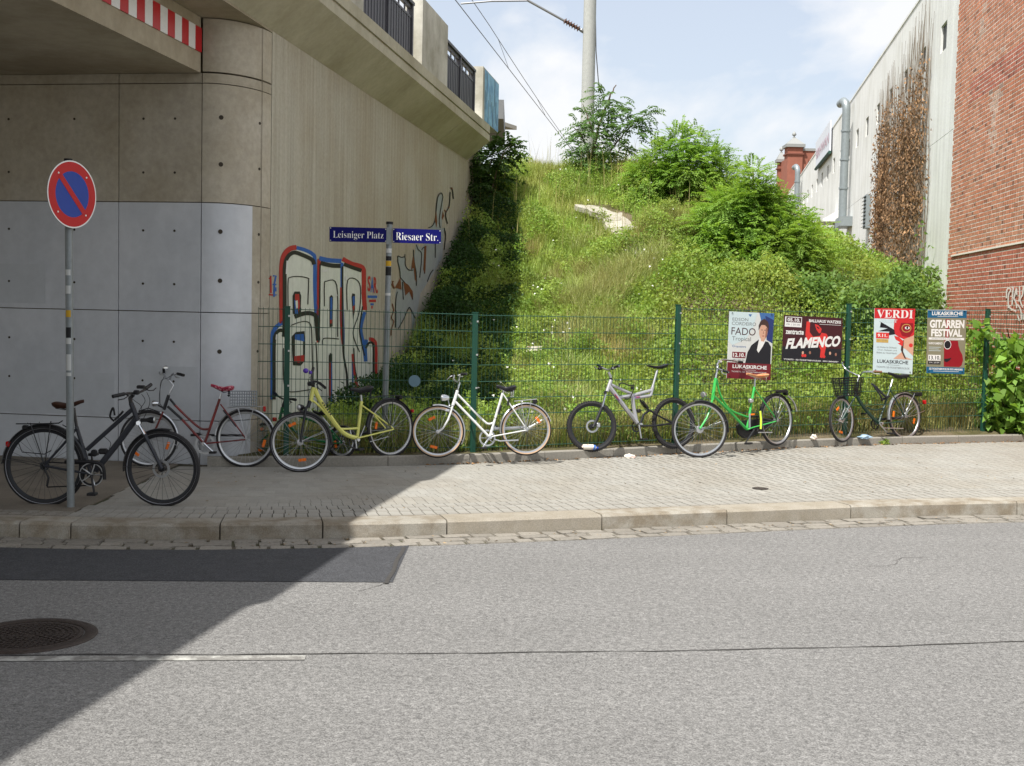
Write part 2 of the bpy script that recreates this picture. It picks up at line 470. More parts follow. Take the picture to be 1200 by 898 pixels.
for row in range(46):
    t = .305+PD*(row+.5); off = (.5*PW if (row//3) % 2 else 0)+.012*math.sin(row*2.1)
    s = s_of(PV0)+off
    while s < s_of(10.5):
        c = kpt(s+PW/2, t); s += PW
        if c.y > edge_y(c.x)-.02 or c.x < PV0+.25*math.sin(c.y*9)*.1 or c.y > 19.5: continue
        if c.x < -3.62 and c.y > 13.3: continue
        d = kdir(s); nn = Vector((-d.y, d.x, 0))
        z = KH+random.uniform(-.0009, .0009)
        if row < 3 and c.x < 5.6 and n_ind < 292:
            inst(pm, 'paver', (c.x, c.y, z), zrot(d) @ Matrix.Rotation(random.uniform(-.005,.005), 3, 'X') @ Matrix.Rotation(random.uniform(-.006,.006), 3, 'Y'), pave); n_ind += 1
        else:
            tv = random.gauss(1, .032)
            e = d*(PW-.012)/2; g = nn*(PD-.003)/2; c = Vector((c.x, c.y, z))
            dn = Vector((0,0,-.02))
            A = [c-e-g, c+e-g, c+e+g, c-e+g]; B = [c-e*1.04-g*1.004+dn, c+e*1.04-g*1.004+dn, c+e*1.04+g*1.004+dn, c-e*1.04+g*1.004+dn]
            field.add(A+B, [(0,1,2,3), (4,5,1,0), (5,6,2,1), (6,7,3,2), (7,4,0,3)], 0, tv)
o = field.build('pavers', M_paver_t, pave, fix=False); o['kind'] = 'stuff'
M_walk = mat('smooth_pavement_asphalt', srgb(124,116,104), .9, var=.25, vscale=120, bump=.4, bscale=160, bdist=.004, col2=srgb(108,101,90), mscale=1.4)
m = MB(); pts = [(-30, kpt(s_of(-30), .3).y)]+[kpt(s, .3)[:2] for s in np.arange(s_of(-30), s_of(-3.72), .5)]+[(-3.74, kpt(s_of(-3.74), .3).y), (-3.72, 11.6), (-3.75, 13.4), (-30, 18)]
m.prism([(p[0], p[1], KH-.001) for p in pts], (0,0,-.015))
struct(m.build('asphalt_footway', M_walk))
# a few old setts in the footway at the foot of the sign post
for i in range(9):
    for j in range(2):
        inst(random.choice(sett_me), 'sett', kpt(s_of(-4.6)+i*.105+random.uniform(-.01,.01), .37+j*.11, KH+.003+random.uniform(-.002,.002)), zrot(kdir(-4)), pave, (.098, .1, .5))

# concrete edging at the back of the pavement
edging = struct(MB().add([(x, edge_y(x)+d, .1) for x in np.arange(-3.4, 12, .3) for d in (.01, .07)], [(2*i, 2*i+2, 2*i+3, 2*i+1) for i in range(51)]).build('edging', M_joint, fix=False))
x = -3.38; first = True
while x < 12:
    dx = (2.0 if first else 1.0)/math.hypot(1, (edge_y(x+1)-edge_y(x))); first = False
    a, b = Vector((x+.004, edge_y(x), 0)), Vector((x+dx-.004, edge_y(x+dx), 0)); d = (b-a).normalized(); nn = Vector((-d.y, d.x, 0))
    q = MB(); vs = []
    for p in (a, b):
        for w, z in ((0, .08), (0, .222), (.012, .235), (.075, .235), (.085, .22), (.085, .08)): vs.append(p+nn*w+UP*z)
    q.add(vs, [(i, 6+i, 6+(i+1) % 6, (i+1) % 6) for i in range(6)]+[tuple(range(6)), tuple(range(11, 5, -1))])
    q.build('edging_stone', M_edging, edging); x += dx

# cast iron cover in the road and the little valve cap in the pavement
mc = thing('manhole_cover', 'round cast iron manhole cover set in the shaded road', 'manhole cover', (-2.74, 6.77, 0))
MBc = Vector((-2.74, 6.77, 0))
MB().lathe(MBc, UP, [(.30, -.02), (.30, .006), (.315, .010), (.36, .010), (.372, .004), (.372, -.02)], 48).build('frame', M_iron, mc, smooth=True)
q = MB().lathe(MBc, UP, [(.05, -.01), (.293, -.01), (.293, .004), (.27, .006), (.268, .002), (.05, .002)], 48)
for i in range(7):
    rr = .045+i*.034; n = max(6, int(2*math.pi*rr/.036))
    for k in range(n):
        a = 2*math.pi*(k+.5*(i % 2))/n
        c = MBc+Vector((rr*math.cos(a), rr*math.sin(a), .005)); t = Vector((-math.sin(a), math.cos(a), 0)); r_ = Vector((math.cos(a), math.sin(a), 0))
        q.box(c, t, r_, UP, .024, .018, .008)
q.build('lid', M_iron, mc)
vc = ground(891, 573, KH)
o = MB().lathe((vc.x, vc.y, KH), UP, [(.01, .0), (.075, .0), (.075, .004), (.085, .004), (.085, .007), (.05, .007), (.045, .003), (.01, .003)], 24).build('valve_cap', M_iron, origin=(vc.x, vc.y, KH))
tag(o, 'small round metal valve cap set in the sunny pavers', 'valve cap')

# ================================================================== embankment
from mathutils import noise as mnoise
def bank_z(x, y):
    u, v = to_uv(x, y)
    du_, dv_ = max(0, u-3.6), max(0, 15.4-v)
    dist = math.hypot(du_, dv_)
    s = 5.2-.53*dist
    s = .5*(s+math.sqrt(s*s+.5))                    # rounded toe
    k = 5.25-s; s = 5.25-.5*(k+math.sqrt(k*k+.18))  # rounded brow
    if u < -11: s = max(0, s-(-11-u)*.6)
    e = y-edge_y(x)
    f = min(1, max(0, e/2.5))
    nz = mnoise.noise(Vector((x*.55, y*.55, 3)))*.22+mnoise.noise(Vector((x*1.7, y*1.7, 9)))*.07
    return .205+(max(0, s)*1.0+max(nz*f*(.4+.6*min(1, s/2)), -max(0, s)*.5))*min(1, max(0, e-.05)/.8)
def bank_hit(px, py):
    d = ray(px, py); t = 12.0
    while t < 60:
        p = EYE+d*(t/d.y)
        if p.z < bank_z(p.x, p.y): return Vector((p.x, p.y, bank_z(p.x, p.y)))
        t += .1
    return None
gx = np.concatenate([np.arange(-40, -3.4, 3), np.arange(-3.4, 14, .28), np.arange(14, 70, 6)])
gy = np.concatenate([np.arange(13, 42, .28), np.arange(42, 200, 8)])
vs = []; fs = []; W = len(gx)
for y in gy:
    for x in gx:
        yy = max(y, edge_y(x)+.05) if y < edge_y(x)+.05 else y
        vs.append((x, yy, bank_z(x, yy)))
for j in range(len(gy)-1):
    for i in range(W-1):
        cx, cy = (gx[i]+gx[i+1])/2, (gy[j]+gy[j+1])/2
        u, v = to_uv(cx, cy)
        if cy < edge_y(cx)-.3 or (u < -.25 and v < 14.2): continue
        fs.append((j*W+i, j*W+i+1, (j+1)*W+i+1, (j+1)*W+i))
bank = struct(MB().add(vs, fs).build('embankment', M_earth, smooth=True, fix=False))
# ================================================================== railway bridge
M_conc = mat('old_concrete', srgb(177,170,155), .85, var=.12, vscale=14, col2=srgb(158,149,130), mscale=1.3, mlo=.36, mhi=.7, rand=.06, bump=.25, bscale=40, bdist=.006, streak=.08, sscale=(1.5,1.5,.5))
M_soffit = mat('soffit_concrete', srgb(166,157,138), .85, var=.1, vscale=9, col2=srgb(142,132,112), mscale=.7, bump=.2, bscale=30, bdist=.005)
M_paint = mat('grey_anti_graffiti_paint', srgb(198,201,205), .75, var=.05, vscale=9, streak=.05, sscale=(3,3,.3), col2=srgb(186,190,195), mscale=.8, rand=.02, bump=.15, bscale=40, bdist=.004)
M_board = mat('board_marked_concrete', srgb(173,168,153), .85, var=.1, vscale=20, col2=srgb(163,154,135), mscale=.5, streak=.17, sscale=(11,11,.22), bump=.35, bscale=30, bdist=.006)
M_cornice = mat('cornice_concrete', srgb(178,173,154), .85, var=.08, vscale=12, col2=srgb(158,152,130), mscale=.6, streak=.05, sscale=(1,4,4), bump=.15, bscale=40)
M_light = mat('pale_concrete', srgb(196,194,184), .85, var=.07, vscale=22, col2=srgb(160,157,144), mscale=1.2, streak=.06, sscale=(5,5,.4), bump=.15, bscale=60)
M_rail = mat('anthracite_sheet', srgb(74,74,80), .5, .2, var=.05)
M_jointc = mat('joint_concrete', srgb(92,84,70), .95)
M_hole = mat('dark_hole', srgb(66,60,52), .95)
M_red = mat('reflective_red', srgb(176,24,32), .35, var=.04)
M_white = mat('reflective_white', srgb(214,214,212), .35, var=.04)

bridge = thing('railway_bridge', 'concrete railway bridge over the pavement with graffiti on its wing wall', 'bridge', BP, BU)
# --- abutment facing the street: panels with recessed joints, rows of heights
ROW = [(.05, .605), (.615, 1.835), (1.845, 3.065), (3.075, 4.385), (4.395, 4.50)]
def front_y(u): return -.2
JG = .005
def panel_box(u0, u1, z0, z1, mt):
    q = MB().bbox(u0+JG, u1-JG, -.2, .25, z0, z1)
    o = q.build('wall_panel', mt, bridge); return o
_ju2 = to_uv(*on_plane(235.5, 300, br(0, -.2, 0), BV)[:2])[0]
core = MB().bbox(-14, _ju2-.04, -.17, .6, 0, 4.5).bbox(-.6, -.03, .3, 1.2, 0, 5.6)
core.build('abutment_core', M_jointc, bridge)
ucols = [-14, -10.4, -7.6, -4.5, -1.42, -.47]
# joints measured at photo x = 139 and 235
ju = to_uv(*on_plane(139, 300, br(0, -.2, 0), BV)[:2])[0]; ju2 = to_uv(*on_plane(235.5, 300, br(0, -.2, 0), BV)[:2])[0]
ucols = [ju-8.1, ju-5.4, ju-2.7, ju, ju2]
holes = MB()
for i in range(len(ucols)-1):
    for r_, (z0, z1) in enumerate(ROW):
        o = panel_box(ucols[i], ucols[i+1], z0, z1, M_paint if r_ < 3 else M_conc)
    for zz in (1.05, 1.5, 2.15, 2.75, 3.4, 4.0):
        w = ucols[i+1]-ucols[i]
        for f in ([.3, .68] if w < 1.5 else [.2, .5, .8]):
            c = br(ucols[i]+w*f, -.2005, zz); holes.lathe(c, -BV, [(.004, 0), (.014, 0), (.014, .004), (.004, .004)], 10)
M_over = mat('overpainted_grey', srgb(186,190,194), .8, var=.05, vscale=7)
for (u0, u1, z0, z1) in ((ju2-.85, ju2-.02, .64, 1.22), (ju-1.5, ju-.05, .64, 1.12), (ju-2.3, ju-.9, 1.9, 2.35)):
    MB().bbox(u0, u1, -.203, -.199, z0, z1).build('overpaint_patch', M_over, bridge)
# --- curved corner column
def col_path(f):      # f 0..1 from the flat wall to the wing wall
    a = f*math.pi/2
    return (ju2+(0-ju2)*math.sin(a), -.2+.75*(1-math.cos(a)))
def curved(f0, f1, z0, z1, mt, name='curved_wall_panel', n=10, out=0.0, dz=0):
    q = MB(); vs = []; fs = []
    for k in range(n+1):
        f = f0+(f1-f0)*k/n
        u, v = col_path(f); a = f*math.pi/2
        nu, nv = math.sin(a), -math.cos(a)
        for w in (out, -.2+out):
            for z in (z0, z1): vs.append(br(u+nu*w, v+nv*w, z))
    for k in range(n):
        b, c = k*4, k*4+4
        fs += [(b, c, c+1, b+1), (b+2, b+3, c+3, c+2), (b+1, c+1, c+3, b+3), (b, b+2, c+2, c)]
    fs += [(0,1,3,2), (n*4, n*4+2, n*4+3, n*4+1)]
    return q.add(vs, fs).build(name, mt, bridge, smooth=True)
fj = .80    # joint at photo x = 314
for r_, (z0, z1) in enumerate(ROW):
    if r_ < 3:
        curved(.008, .66, z0, z1, M_paint); curved(.66, fj-.005, z0, z1, M_conc)
    else: curved(.008, fj-.005, z0, z1, M_conc)
    curved(fj+.005, .992, z0, z1, M_conc)
curved(.008, fj-.005, 4.52, 5.10, M_conc); curved(fj+.005, .992, 4.52, 5.10, M_conc)
for zz in (3.5, 4.02, 2.75, 2.2, 1.4):
    for f, rr in ((.25, .026), (.76, .017)):
        u, v = col_path(f); a = f*math.pi/2; nn = BU*math.sin(a)-BV*math.cos(a)
        holes.lathe(br(u, v, zz)+nn*.001, nn, [(.004, 0), (rr, 0), (rr, .004), (.004, .004)], 10)
holes.build('tie_holes', M_hole, bridge)['kind'] = 'stuff'
# --- wing wall: board marked pours with one vertical joint
WT = 5.13
jv = to_uv(*on_plane(511, 200, br(0, 0, 0), BU)[:2])[1]
wing = MB().bbox(-.6, 0, .565, jv-.006, 0, WT).build('wing_wall', M_board, bridge)
wing2 = MB().bbox(-.6, -.006, jv+.006, 15.2, 0, WT).build('wing_wall', M_board, bridge)
# --- deck: beam with low soffit, cantilever slab, sloping cornice, fascia with groove
V0, V1 = -32.0, 14.0
MB().bbox(-14, ju2-.01, V0, -.22, 4.5, 5.108).build('deck_beam', M_soffit, bridge)
MB().bbox(-14, -13.4, -.21, 14, 4.52, 5.11).build('deck_beam', M_soffit, bridge)
MB().bbox(-14, -.002, V0, 14, 5.112, 5.5).build('cantilever_slab', M_soffit, bridge)
def extrude_v(name, prof, v0, v1, mt, par=bridge):
    q = MB(); n = len(prof)
    q.add([br(u, v0, z) for u, z in prof]+[br(u, v1, z) for u, z in prof], [(i, n+i, n+(i+1) % n, (i+1) % n) for i in range(n)]+[tuple(range(n)), tuple(reversed(range(n, 2*n)))])
    return q.build(name, mt, par)
CE, DZ = .48, 5.86            # outer edge, deck kerb height
for v0, v1 in ((V0, -20.01), (-20, -10.01), (-10, -3.01), (-3, 9.49), (9.5, 12.3)):
    extrude_v('cornice', [(0, 5.135), (CE, 5.53), (CE, 5.66), (CE-.03, 5.66), (CE-.03, 5.70), (CE, 5.70), (CE, DZ), (-.1, DZ), (-.1, 5.505), (0, 5.505)], v0, v1-.004, M_cornice)
# --- parapet: concrete blocks and closed railings in turn
def dv_of(px): return to_uv(*on_plane(px, 60, br(CE, 0, 0), BU)[:2])[1]
va, vb, vc_, vd, ve, vf = dv_of(425.6), dv_of(489), dv_of(495), dv_of(524.9), dv_of(561.5), dv_of(567)
per = vd-vb
blocks = [(vc_, vd), (vf, vf+1.9)]
rails = [(va, vb), (vd, ve)]
L_r, L_b = vb-va, vd-vb
v = va
while v > V0+3:
    blocks.append((v-L_b+.35, v)); rails.append((v-L_b+.3-L_r, v-L_b+.3)); v = v-L_b+.3-L_r
BT = 6.93
blk = []
for a, b in blocks:
    blk.append(MB().bbox(CE-.32, CE-.004, a, b, DZ+.002, BT).build('parapet_block', M_light, bridge))
for i, (a, b) in enumerate(rails):
    q = MB()
    n = int((b-a)/.075)
    rl = MB().bbox(CE-.14, CE-.09, a, b, 6.64, 6.70).build('railing', M_rail, bridge)
    # corrugated closed sheet as upright slats
    for k in range(n):
        w = (b-a)/n
        q.bbox(CE-.13, CE-.085 if k % 2 else CE-.092, a+k*w, a+(k+1)*w, DZ+.06, 6.48)
    q.bbox(CE-.128, CE-.12, a, b, DZ+.05, 6.485)
    q.build('slats', M_rail, rl)['kind'] = 'stuff'
    MB().bbox(CE-.13, CE-.08, a, b, 6.485, 6.52).build('middle_rail', M_rail, rl)
    MB().bbox(CE-.15, CE-.05, a, b, 6.702, 6.75).build('top_rail', M_rail, rl)
    for f in (0.02, .5, .98):
        MB().bbox(CE-.16, CE-.06, a+(b-a)*f-.035, a+(b-a)*f+.035, DZ, 6.702).build('post', M_rail, rl)
    for f in (.14, .26, .38, .62, .74, .86):
        MB().bbox(CE-.12, CE-.1, a+(b-a)*f-.02, a+(b-a)*f+.02, 6.52, 6.64).build('spacer', M_rail, rl)
# --- red and white warning strips on the beam
ub = ju2-.006
for k in range(48):
    v1 = -.225-k*.172
    q = MB().bbox(ub, ub+.012, v1-.172+.002, v1-.002, 4.72, 4.985)
    o = q.build('warning_strip', M_red if k % 2 == 0 else M_white, bridge)
    if k % 2 == 0: pass
# --- graffiti on the wing wall (flat paint, one film over another)
M_gk = mat('spray_black', srgb(34,33,33), .6, var=.15, vscale=9); M_gr = mat('spray_red', srgb(168,42,42), .6, var=.1, vscale=9)
M_gb = mat('spray_blue', srgb(42,92,168), .6, var=.1, vscale=9); M_gg = mat('spray_silver', srgb(212,215,204), .55, .05, var=.07, vscale=8, streak=.08, sscale=(11,11,.3))
M_gl = mat('spray_pale_grey', srgb(150,156,156), .6, var=.07, vscale=8); M_go = mat('spray_brown', srgb(112,66,38), .6, var=.12, vscale=8)
M_gw = mat('spray_white', srgb(214,214,210), .6)
def wall_pt(x, y, off):
    return on_plane(x, y, br(off, 0, 0), BU)
def Z4(p): return [(290+x/4.4875, 270+y/4.4875) for x, y in p]           # readings from an enlarged view
def Z5(p): return [(440+x/4.278, 190+y/4.278) for x, y in p]
def fill(m, pts, off):
    m.add([wall_pt(x, y, off) for x, y in pts], [tuple(t) for t in tessellate_polygon([[Vector((x, y, 0)) for x, y in pts]])])
def smooth_line(pts, n=5):
    out = []
    P = [Vector((*p, 0)) for p in pts]
    for i in range(len(P)-1):
        p0, p1, p2, p3 = P[max(i-1,0)], P[i], P[i+1], P[min(i+2, len(P)-1)]
        for k in range(n):
            t = k/n
            out.append(.5*((2*p1)+(p2-p0)*t+(2*p0-5*p1+4*p2-p3)*t*t+(3*p1-p0-3*p2+p3)*t**3))
    return out+[P[-1]]
def stroke(m, pts, w, off, smooth=True):
    P = smooth_line(pts) if smooth else [Vector((*p, 0)) for p in pts]
    vs = []; fs = []
    for i, p in enumerate(P):
        d = (P[min(i+1, len(P)-1)]-P[max(i-1, 0)]).normalized(); n = Vector((-d.y, d.x, 0))
        vs += [wall_pt(*(p-n*w/2)[:2], off), wall_pt(*(p+n*w/2)[:2], off)]
    for i in range(len(P)-1): fs.append((2*i, 2*i+2, 2*i+3, 2*i+1))
    m.add(vs, fs)
gf, gk, gr, gb, gw = MB(), MB(), MB(), MB(), MB()
S_out = [(128,1130),(128,560),(140,525),(170,505),(182,500),(180,180),(195,120),(225,95),(258,88),(340,120),(356,150),(360,440),(375,560),(372,590),(375,160),(380,140),(440,150),(495,160),(500,145),(560,165),(610,195),(614,360),(620,440),(598,520),(622,640),(625,580),(650,570),(672,590),(676,1130)]
for q_ in ([(128,1130),(128,560),(142,520),(186,498),(360,455),(372,590),(372,1130)], [(186,498),(183,180),(200,118),(225,97),(258,90),(340,122),(356,150),(360,455)],
           [(372,1130),(372,590),(377,150),(497,162),(504,640),(512,1130)], [(500,640),(498,150),(606,196),(614,360),(618,430),(598,520),(622,690)], [(504,640),(622,690),(626,580),(650,570),(672,592),(676,1130),(512,1130)]):
    fill(gf, Z4(q_), .003)
def st(m, p, w, off): stroke(m, Z4(p), w/4.4875*(1.4 if m is gk and w > 6 else 1.3 if m is not gw else 1), off)
# coloured outer outline, black inner outline
st(gr, [(182,490),(180,300),(182,180),(196,125),(225,97),(258,90)], 20, .005)
st(gb, [(258,92),(300,103),(342,125),(354,155),(355,300),(360,420),(366,470)], 15, .005)
st(gk, [(192,560),(196,500),(196,300),(197,190),(212,140),(245,117),(290,130),(340,155),(350,180)], 15, .007)
st(gk, [(248,455),(300,437),(345,440),(362,465),(372,580)], 16, .007)
st(gb, [(132,890),(132,700),(132,560),(142,522),(165,497),(186,487)], 16, .005)
st(gk, [(140,890),(140,620),(146,555),(165,528),(190,530),(205,560)], 13, .007)
st(gr, [(372,590),(372,400),(374,250),(377,150)], 12, .005)
st(gb, [(378,147),(430,158),(494,162)], 18, .005)
st(gk, [(384,172),(440,185),(490,187)], 16, .007)
st(gk, [(382,180),(380,400),(376,590)], 6, .007)
st(gb, [(497,170),(497,300),(500,460),(503,600)], 12, .005)
st(gr, [(492,300),(490,470),(500,600)], 7, .006)
st(gk, [(500,190),(500,420),(505,640),(525,800),(512,1130)], 7, .007)
st(gr, [(500,150),(545,175),(604,195),(612,240),(612,330),(618,420)], 18, .005)
st(gk, [(507,178),(550,195),(600,212)], 14, .007)
st(gb, [(617,430),(597,515),(610,600),(622,690)], 13, .005)
st(gk, [(606,400),(590,515),(600,590),(616,660)], 5, .007)
st(gr, [(640,572),(665,580),(674,620),(674,760),(674,1130)], 15, .005)
st(gb, [(622,690),(620,620),(626,575)], 14, .006)
st(gk, [(622,620),(640,592),(662,602),(664,700),(664,890)], 8, .007)
for q_ in ([(240,440),(238,345),(248,322),(275,322),(283,345),(280,430),(262,445)], [(240,710),(232,560),(255,535),(300,530),(304,600),(300,690),(280,712)], [(432,510),(432,350),(442,340),(450,350),(448,505)], [(548,350),(552,332),(566,335),(566,420),(556,470)], [(430,1130),(428,660),(435,645),(446,650),(446,1130)]):
    fill(gk, Z4(q_), .0075)
fill(gr, Z4([(250,335),(272,335),(276,400),(268,430),(262,380),(250,365)]), .0085); fill(gb, Z4([(246,370),(252,365),(262,400),(266,440),(250,438)]), .0085)
fill(gf, Z4([(252,372),(264,368),(266,405),(256,418)]), .0092)
fill(gf, Z4([(250,560),(292,560),(292,662),(250,665)]), .0088); fill(gb, Z4([(250,548),(296,545),(300,585),(250,575)]), .0095); fill(gr, Z4([(246,662),(300,655),(298,690),(270,697),(246,690)]), .0095)
fill(gr, Z4([(434,470),(446,470),(446,490),(434,490)]), .0085); fill(gb, Z4([(436,355),(446,352),(446,470),(436,470)]), .0084)
fill(gb, Z4([(552,350),(564,345),(564,390),(556,400)]), .0085); fill(gr, Z4([(553,400),(564,395),(558,450)]), .0085)
fill(gr, Z4([(432,700),(437,690),(438,1130),(431,1130)]), .0085); fill(gb, Z4([(439,690),(445,690),(446,1130),(439,1130)]), .0085)
st(gr, [(555,650),(560,720),(572,800),(582,890)], 12, .006); st(gk, [(560,620),(566,720),(580,800)], 4, .0072); st(gb, [(553,690),(556,1130)], 6, .006)
for p_ in ([(214,400),(214,270),(225,248),(270,243),(318,252),(322,270),(318,390)], [(190,620),(190,760),(200,830),(230,850),(330,838)], [(230,500),(270,485),(310,480),(335,505),(340,600),(345,800)], [(405,400),(405,290),(415,268),(470,290),(475,560)], [(395,600),(400,570),(440,568),(482,572)], [(525,420),(528,262),(590,280),(590,420),(556,540),(590,640)], [(360,590),(366,700),(372,1130)]):
    st(gk, p_, 4, .0073)
for p_ in ([(210,160),(206,230)], [(395,215),(420,212)], [(442,520),(452,520)], [(520,240),(518,262)], [(155,548),(152,575)], [(470,345),(468,338)], [(582,355),(582,345)], [(640,640),(640,700)]):
    st(gw, p_, 9, .0093)
def zb(m, body, x0, y0, x1, y1, off, bold=.03):
    vs, fs = text_mesh(body, bold)
    m.add([wall_pt(290+(x0+(x1-x0)*a)/4.4875, 270+(y1+(y0-y1)*b)/4.4875, off) for a, b in vs], fs)
zb(gr, 'S', 632, 240, 648, 322, .004); zb(gb, 'A', 648, 245, 664, 326, .004); zb(gr, 'R.', 664, 246, 686, 332, .004)
st(gb, [(632,349),(682,350)], 10, .004); st(gr, [(640,371),(676,371)], 10, .004); st(gb, [(647,389),(664,389)], 8, .004); st(gr, [(655,398),(655,412)], 6, .004)
for nm, mm, mt in (('graffiti_fill', gf, M_gg), ('graffiti_red', gr, M_gr), ('graffiti_blue', gb, M_gb), ('graffiti_outline', gk, M_gk), ('graffiti_highlight', gw, M_gw)):
    mm.build(nm, mt, wing, fix=False)
# small red and blue 17 tag on the column
def col_pt(x, y, out=.004):
    best = None
    for k in range(200):
        f = k/199; u, v = col_path(f); a = f*math.pi/2
        p = br(u, v, 0); d = ray(x, y); t = (p.x*d.y-p.y*d.x)
        if best is None or abs(t) < best[0]: best = (abs(t), f)
    f = best[1]; u, v = col_path(f); a = f*math.pi/2; nn = BU*math.sin(a)-BV*math.cos(a)
    return on_plane(x, y, br(u, v, 0)+nn*out, nn)
tg = MB(); tb = MB()
def cst(m, pts, w):
    P = [Vector((*p, 0)) for p in Z4(pts)]; vs = []; fs = []
    for i, p in enumerate(P):
        d = (P[min(i+1, len(P)-1)]-P[max(i-1, 0)]).normalized(); n = Vector((-d.y, d.x, 0))
        vs += [col_pt(*(p-n*w/9)[:2]), col_pt(*(p+n*w/9)[:2])]
    for i in range(len(P)-1): fs.append((2*i, 2*i+2, 2*i+3, 2*i+1))
    m.add(vs, fs)
cst(tg, [(114,256),(122,240),(124,330)], 9); cst(tg, [(112,338),(134,340)], 8)
cst(tb, [(134,240),(150,240),(142,280),(140,350)], 9); cst(tb, [(132,285),(152,285)], 8); cst(tb, [(150,300),(150,322)], 6); cst(tb, [(150,336),(150,344)], 6)
tg.build('graffiti_red', M_gr, bridge, fix=False); tb.build('graffiti_blue', M_gb, bridge, fix=False)
# second, grey and brown piece farther along the wing wall
hf, hk, ho = MB(), MB(), MB()
for q_ in ([(110,470),(150,478),(152,520),(170,540),(190,500),(205,410),(230,430),(250,410),(275,330),(300,300),(312,180),(332,155),(340,190),(332,330),(345,330),(335,480),(290,560),(225,660),(215,720),(205,760),(185,860),(180,740),(160,735),(120,835),(100,830),(100,660),(125,580)],):
    fill(hf, Z5(q_), -.006+.003+.006)
for p_ in ([(112,472),(113,500),(122,540),(125,580)], [(112,470),(130,478),(148,478),(150,515),(165,540),(190,542)], [(148,480),(148,462)], [(125,580),(160,620),(184,650),(186,690)], [(115,835),(140,790),(165,735),(175,735),(200,785)], [(190,440),(195,500),(205,560),(205,620)], [(205,415),(215,440),(230,455),(230,500),(222,580)], [(232,440),(240,430),(248,440),(246,560)], [(265,330),(285,320),(300,285),(312,180),(330,155),(338,175)], [(338,175),(325,250),(320,300),(325,330)], [(345,330),(352,370),(345,440)], [(300,410),(300,480)], [(375,130),(385,135),(392,185)], [(375,150),(370,220),(352,260),(362,310)], [(260,600),(275,560),(290,540)], [(100,830),(102,700),(110,650)], [(135,600),(140,690)]):
    stroke(hk, Z5(p_), 1.1, .006)
for q_ in ([(98,630),(125,580),(132,640)], [(140,600),(165,615),(188,650),(185,690),(170,650),(150,670)], [(178,540),(190,470),(196,500),(206,600),(198,590),(192,530)], [(298,290),(305,240),(310,300),(306,330)], [(332,280),(337,245),(345,270),(336,290)], [(240,540),(246,420),(256,420),(250,560)], [(376,130),(388,128),(386,138)]):
    h1 = MB(); fill(h1, Z5(q_), .0075); h1.build('graffiti_brown', M_go, wing2, fix=False)
for p_ in ([(80,610),(95,635),(85,600),(92,600)], [(84,710),(92,745),(80,780),(92,800),(80,840),(78,870)], [(365,230),(372,225)], [(345,240),(355,250)]):
    h1 = MB(); stroke(h1, Z5(p_), 1.1, .0075); h1.build('graffiti_brown', M_go, wing2, fix=False)
for nm, mm, mt in (('graffiti_fill', hf, M_gl), ('graffiti_outline', hk, M_gk)): mm.build(nm, mt, wing2, fix=False)
# light blue painted end block of the parapet
M_blue = mat('pale_blue_paint', srgb(134,186,216), .6, col2=srgb(96,150,190), mscale=4, streak=.2, sscale=(9,9,.6)); M_bk = M_gk
bb = MB(); kk = MB(); a, b = blocks[1]
bb.add([br(CE, a+.22, DZ+.01), br(CE, b, DZ+.01), br(CE, b, BT-.02), br(CE, a+.15, BT-.02)], [(0,1,2,3)])
for i in range(9):
    vv = a+.25+i*.18; z0 = 6.1+.25*math.sin(i*2.3); z1 = z0+.4+.2*math.sin(i*1.3)
    kk.add([br(CE+.003, vv, z0), br(CE+.003, vv+.03, z0), br(CE+.003, vv+.05, z1), br(CE+.003, vv+.02, z1)], [(0,1,2,3)])
bb.build('paint_layer', M_blue, blk[1], fix=False); kk.build('paint_scrawl', M_bk, blk[1], fix=False)
# ================================================================== pale concrete warehouse on the right
M_ware = mat('weathered_white_concrete', srgb(233,234,231), .85, var=.06, vscale=16, col2=srgb(214,214,208), mscale=.7, mlo=.42, mhi=.75, streak=.13, sscale=(5,5,.22), bump=.2, bscale=50)
M_void = mat('dark_interior', srgb(72,74,72), .6)
M_zinc = mat('zinc_duct', srgb(150,158,160), .45, .55, var=.08, vscale=8)
M_louv = mat('dark_louvre', srgb(70,78,80), .5, .3)
M_ban = mat('white_banner', srgb(216,220,228), .6); M_banred = mat('faded_red_print', srgb(206,176,186), .6)
M_bgreen = mat('dark_green_trim', srgb(48,78,70), .6)
WP = Vector((8.69, 24, 0)); WD = Vector((.158, .9874, 0)); WN = Vector((-.9874, .158, 0))
def wpt(a, z, out=0.0): return WP+WD*a+WN*out+UP*z
def wa(px, py, out=0.0):
    p = on_plane(px, py, WP+WN*out, WN); return (p-WP).dot(WD), p.z
def wbox(a0, a1, z0, z1, o0, o1, q=None, mi=0):
    q = q or MB(); return q.box(wpt((a0+a1)/2, (z0+z1)/2, (o0+o1)/2), WD, WN, UP, a1-a0, o1-o0, z1-z0, mi)
ware = thing('warehouse', 'long pale concrete warehouse with small square windows behind the brick building', 'warehouse', WP, WD)
TOPZ, JZ = 9.5, 5.78
wins = []
for px, py in ((1107, 28), (1082.5, 53), (1061.5, 79), (1043, 100), (1027.5, 120), (1014, 137), (990, 163), (980, 174)): wins.append(wa(px, py)[0])
a1 = wins[1]; stp = 2.42
wins = [a1+stp*k for k in range(-1, 20)]
WZ0, WZ1 = 7.62, 8.2; WW = .32
edges = [-.0]+[a1+stp*(k+.5) for k in range(1, 20, 2)]
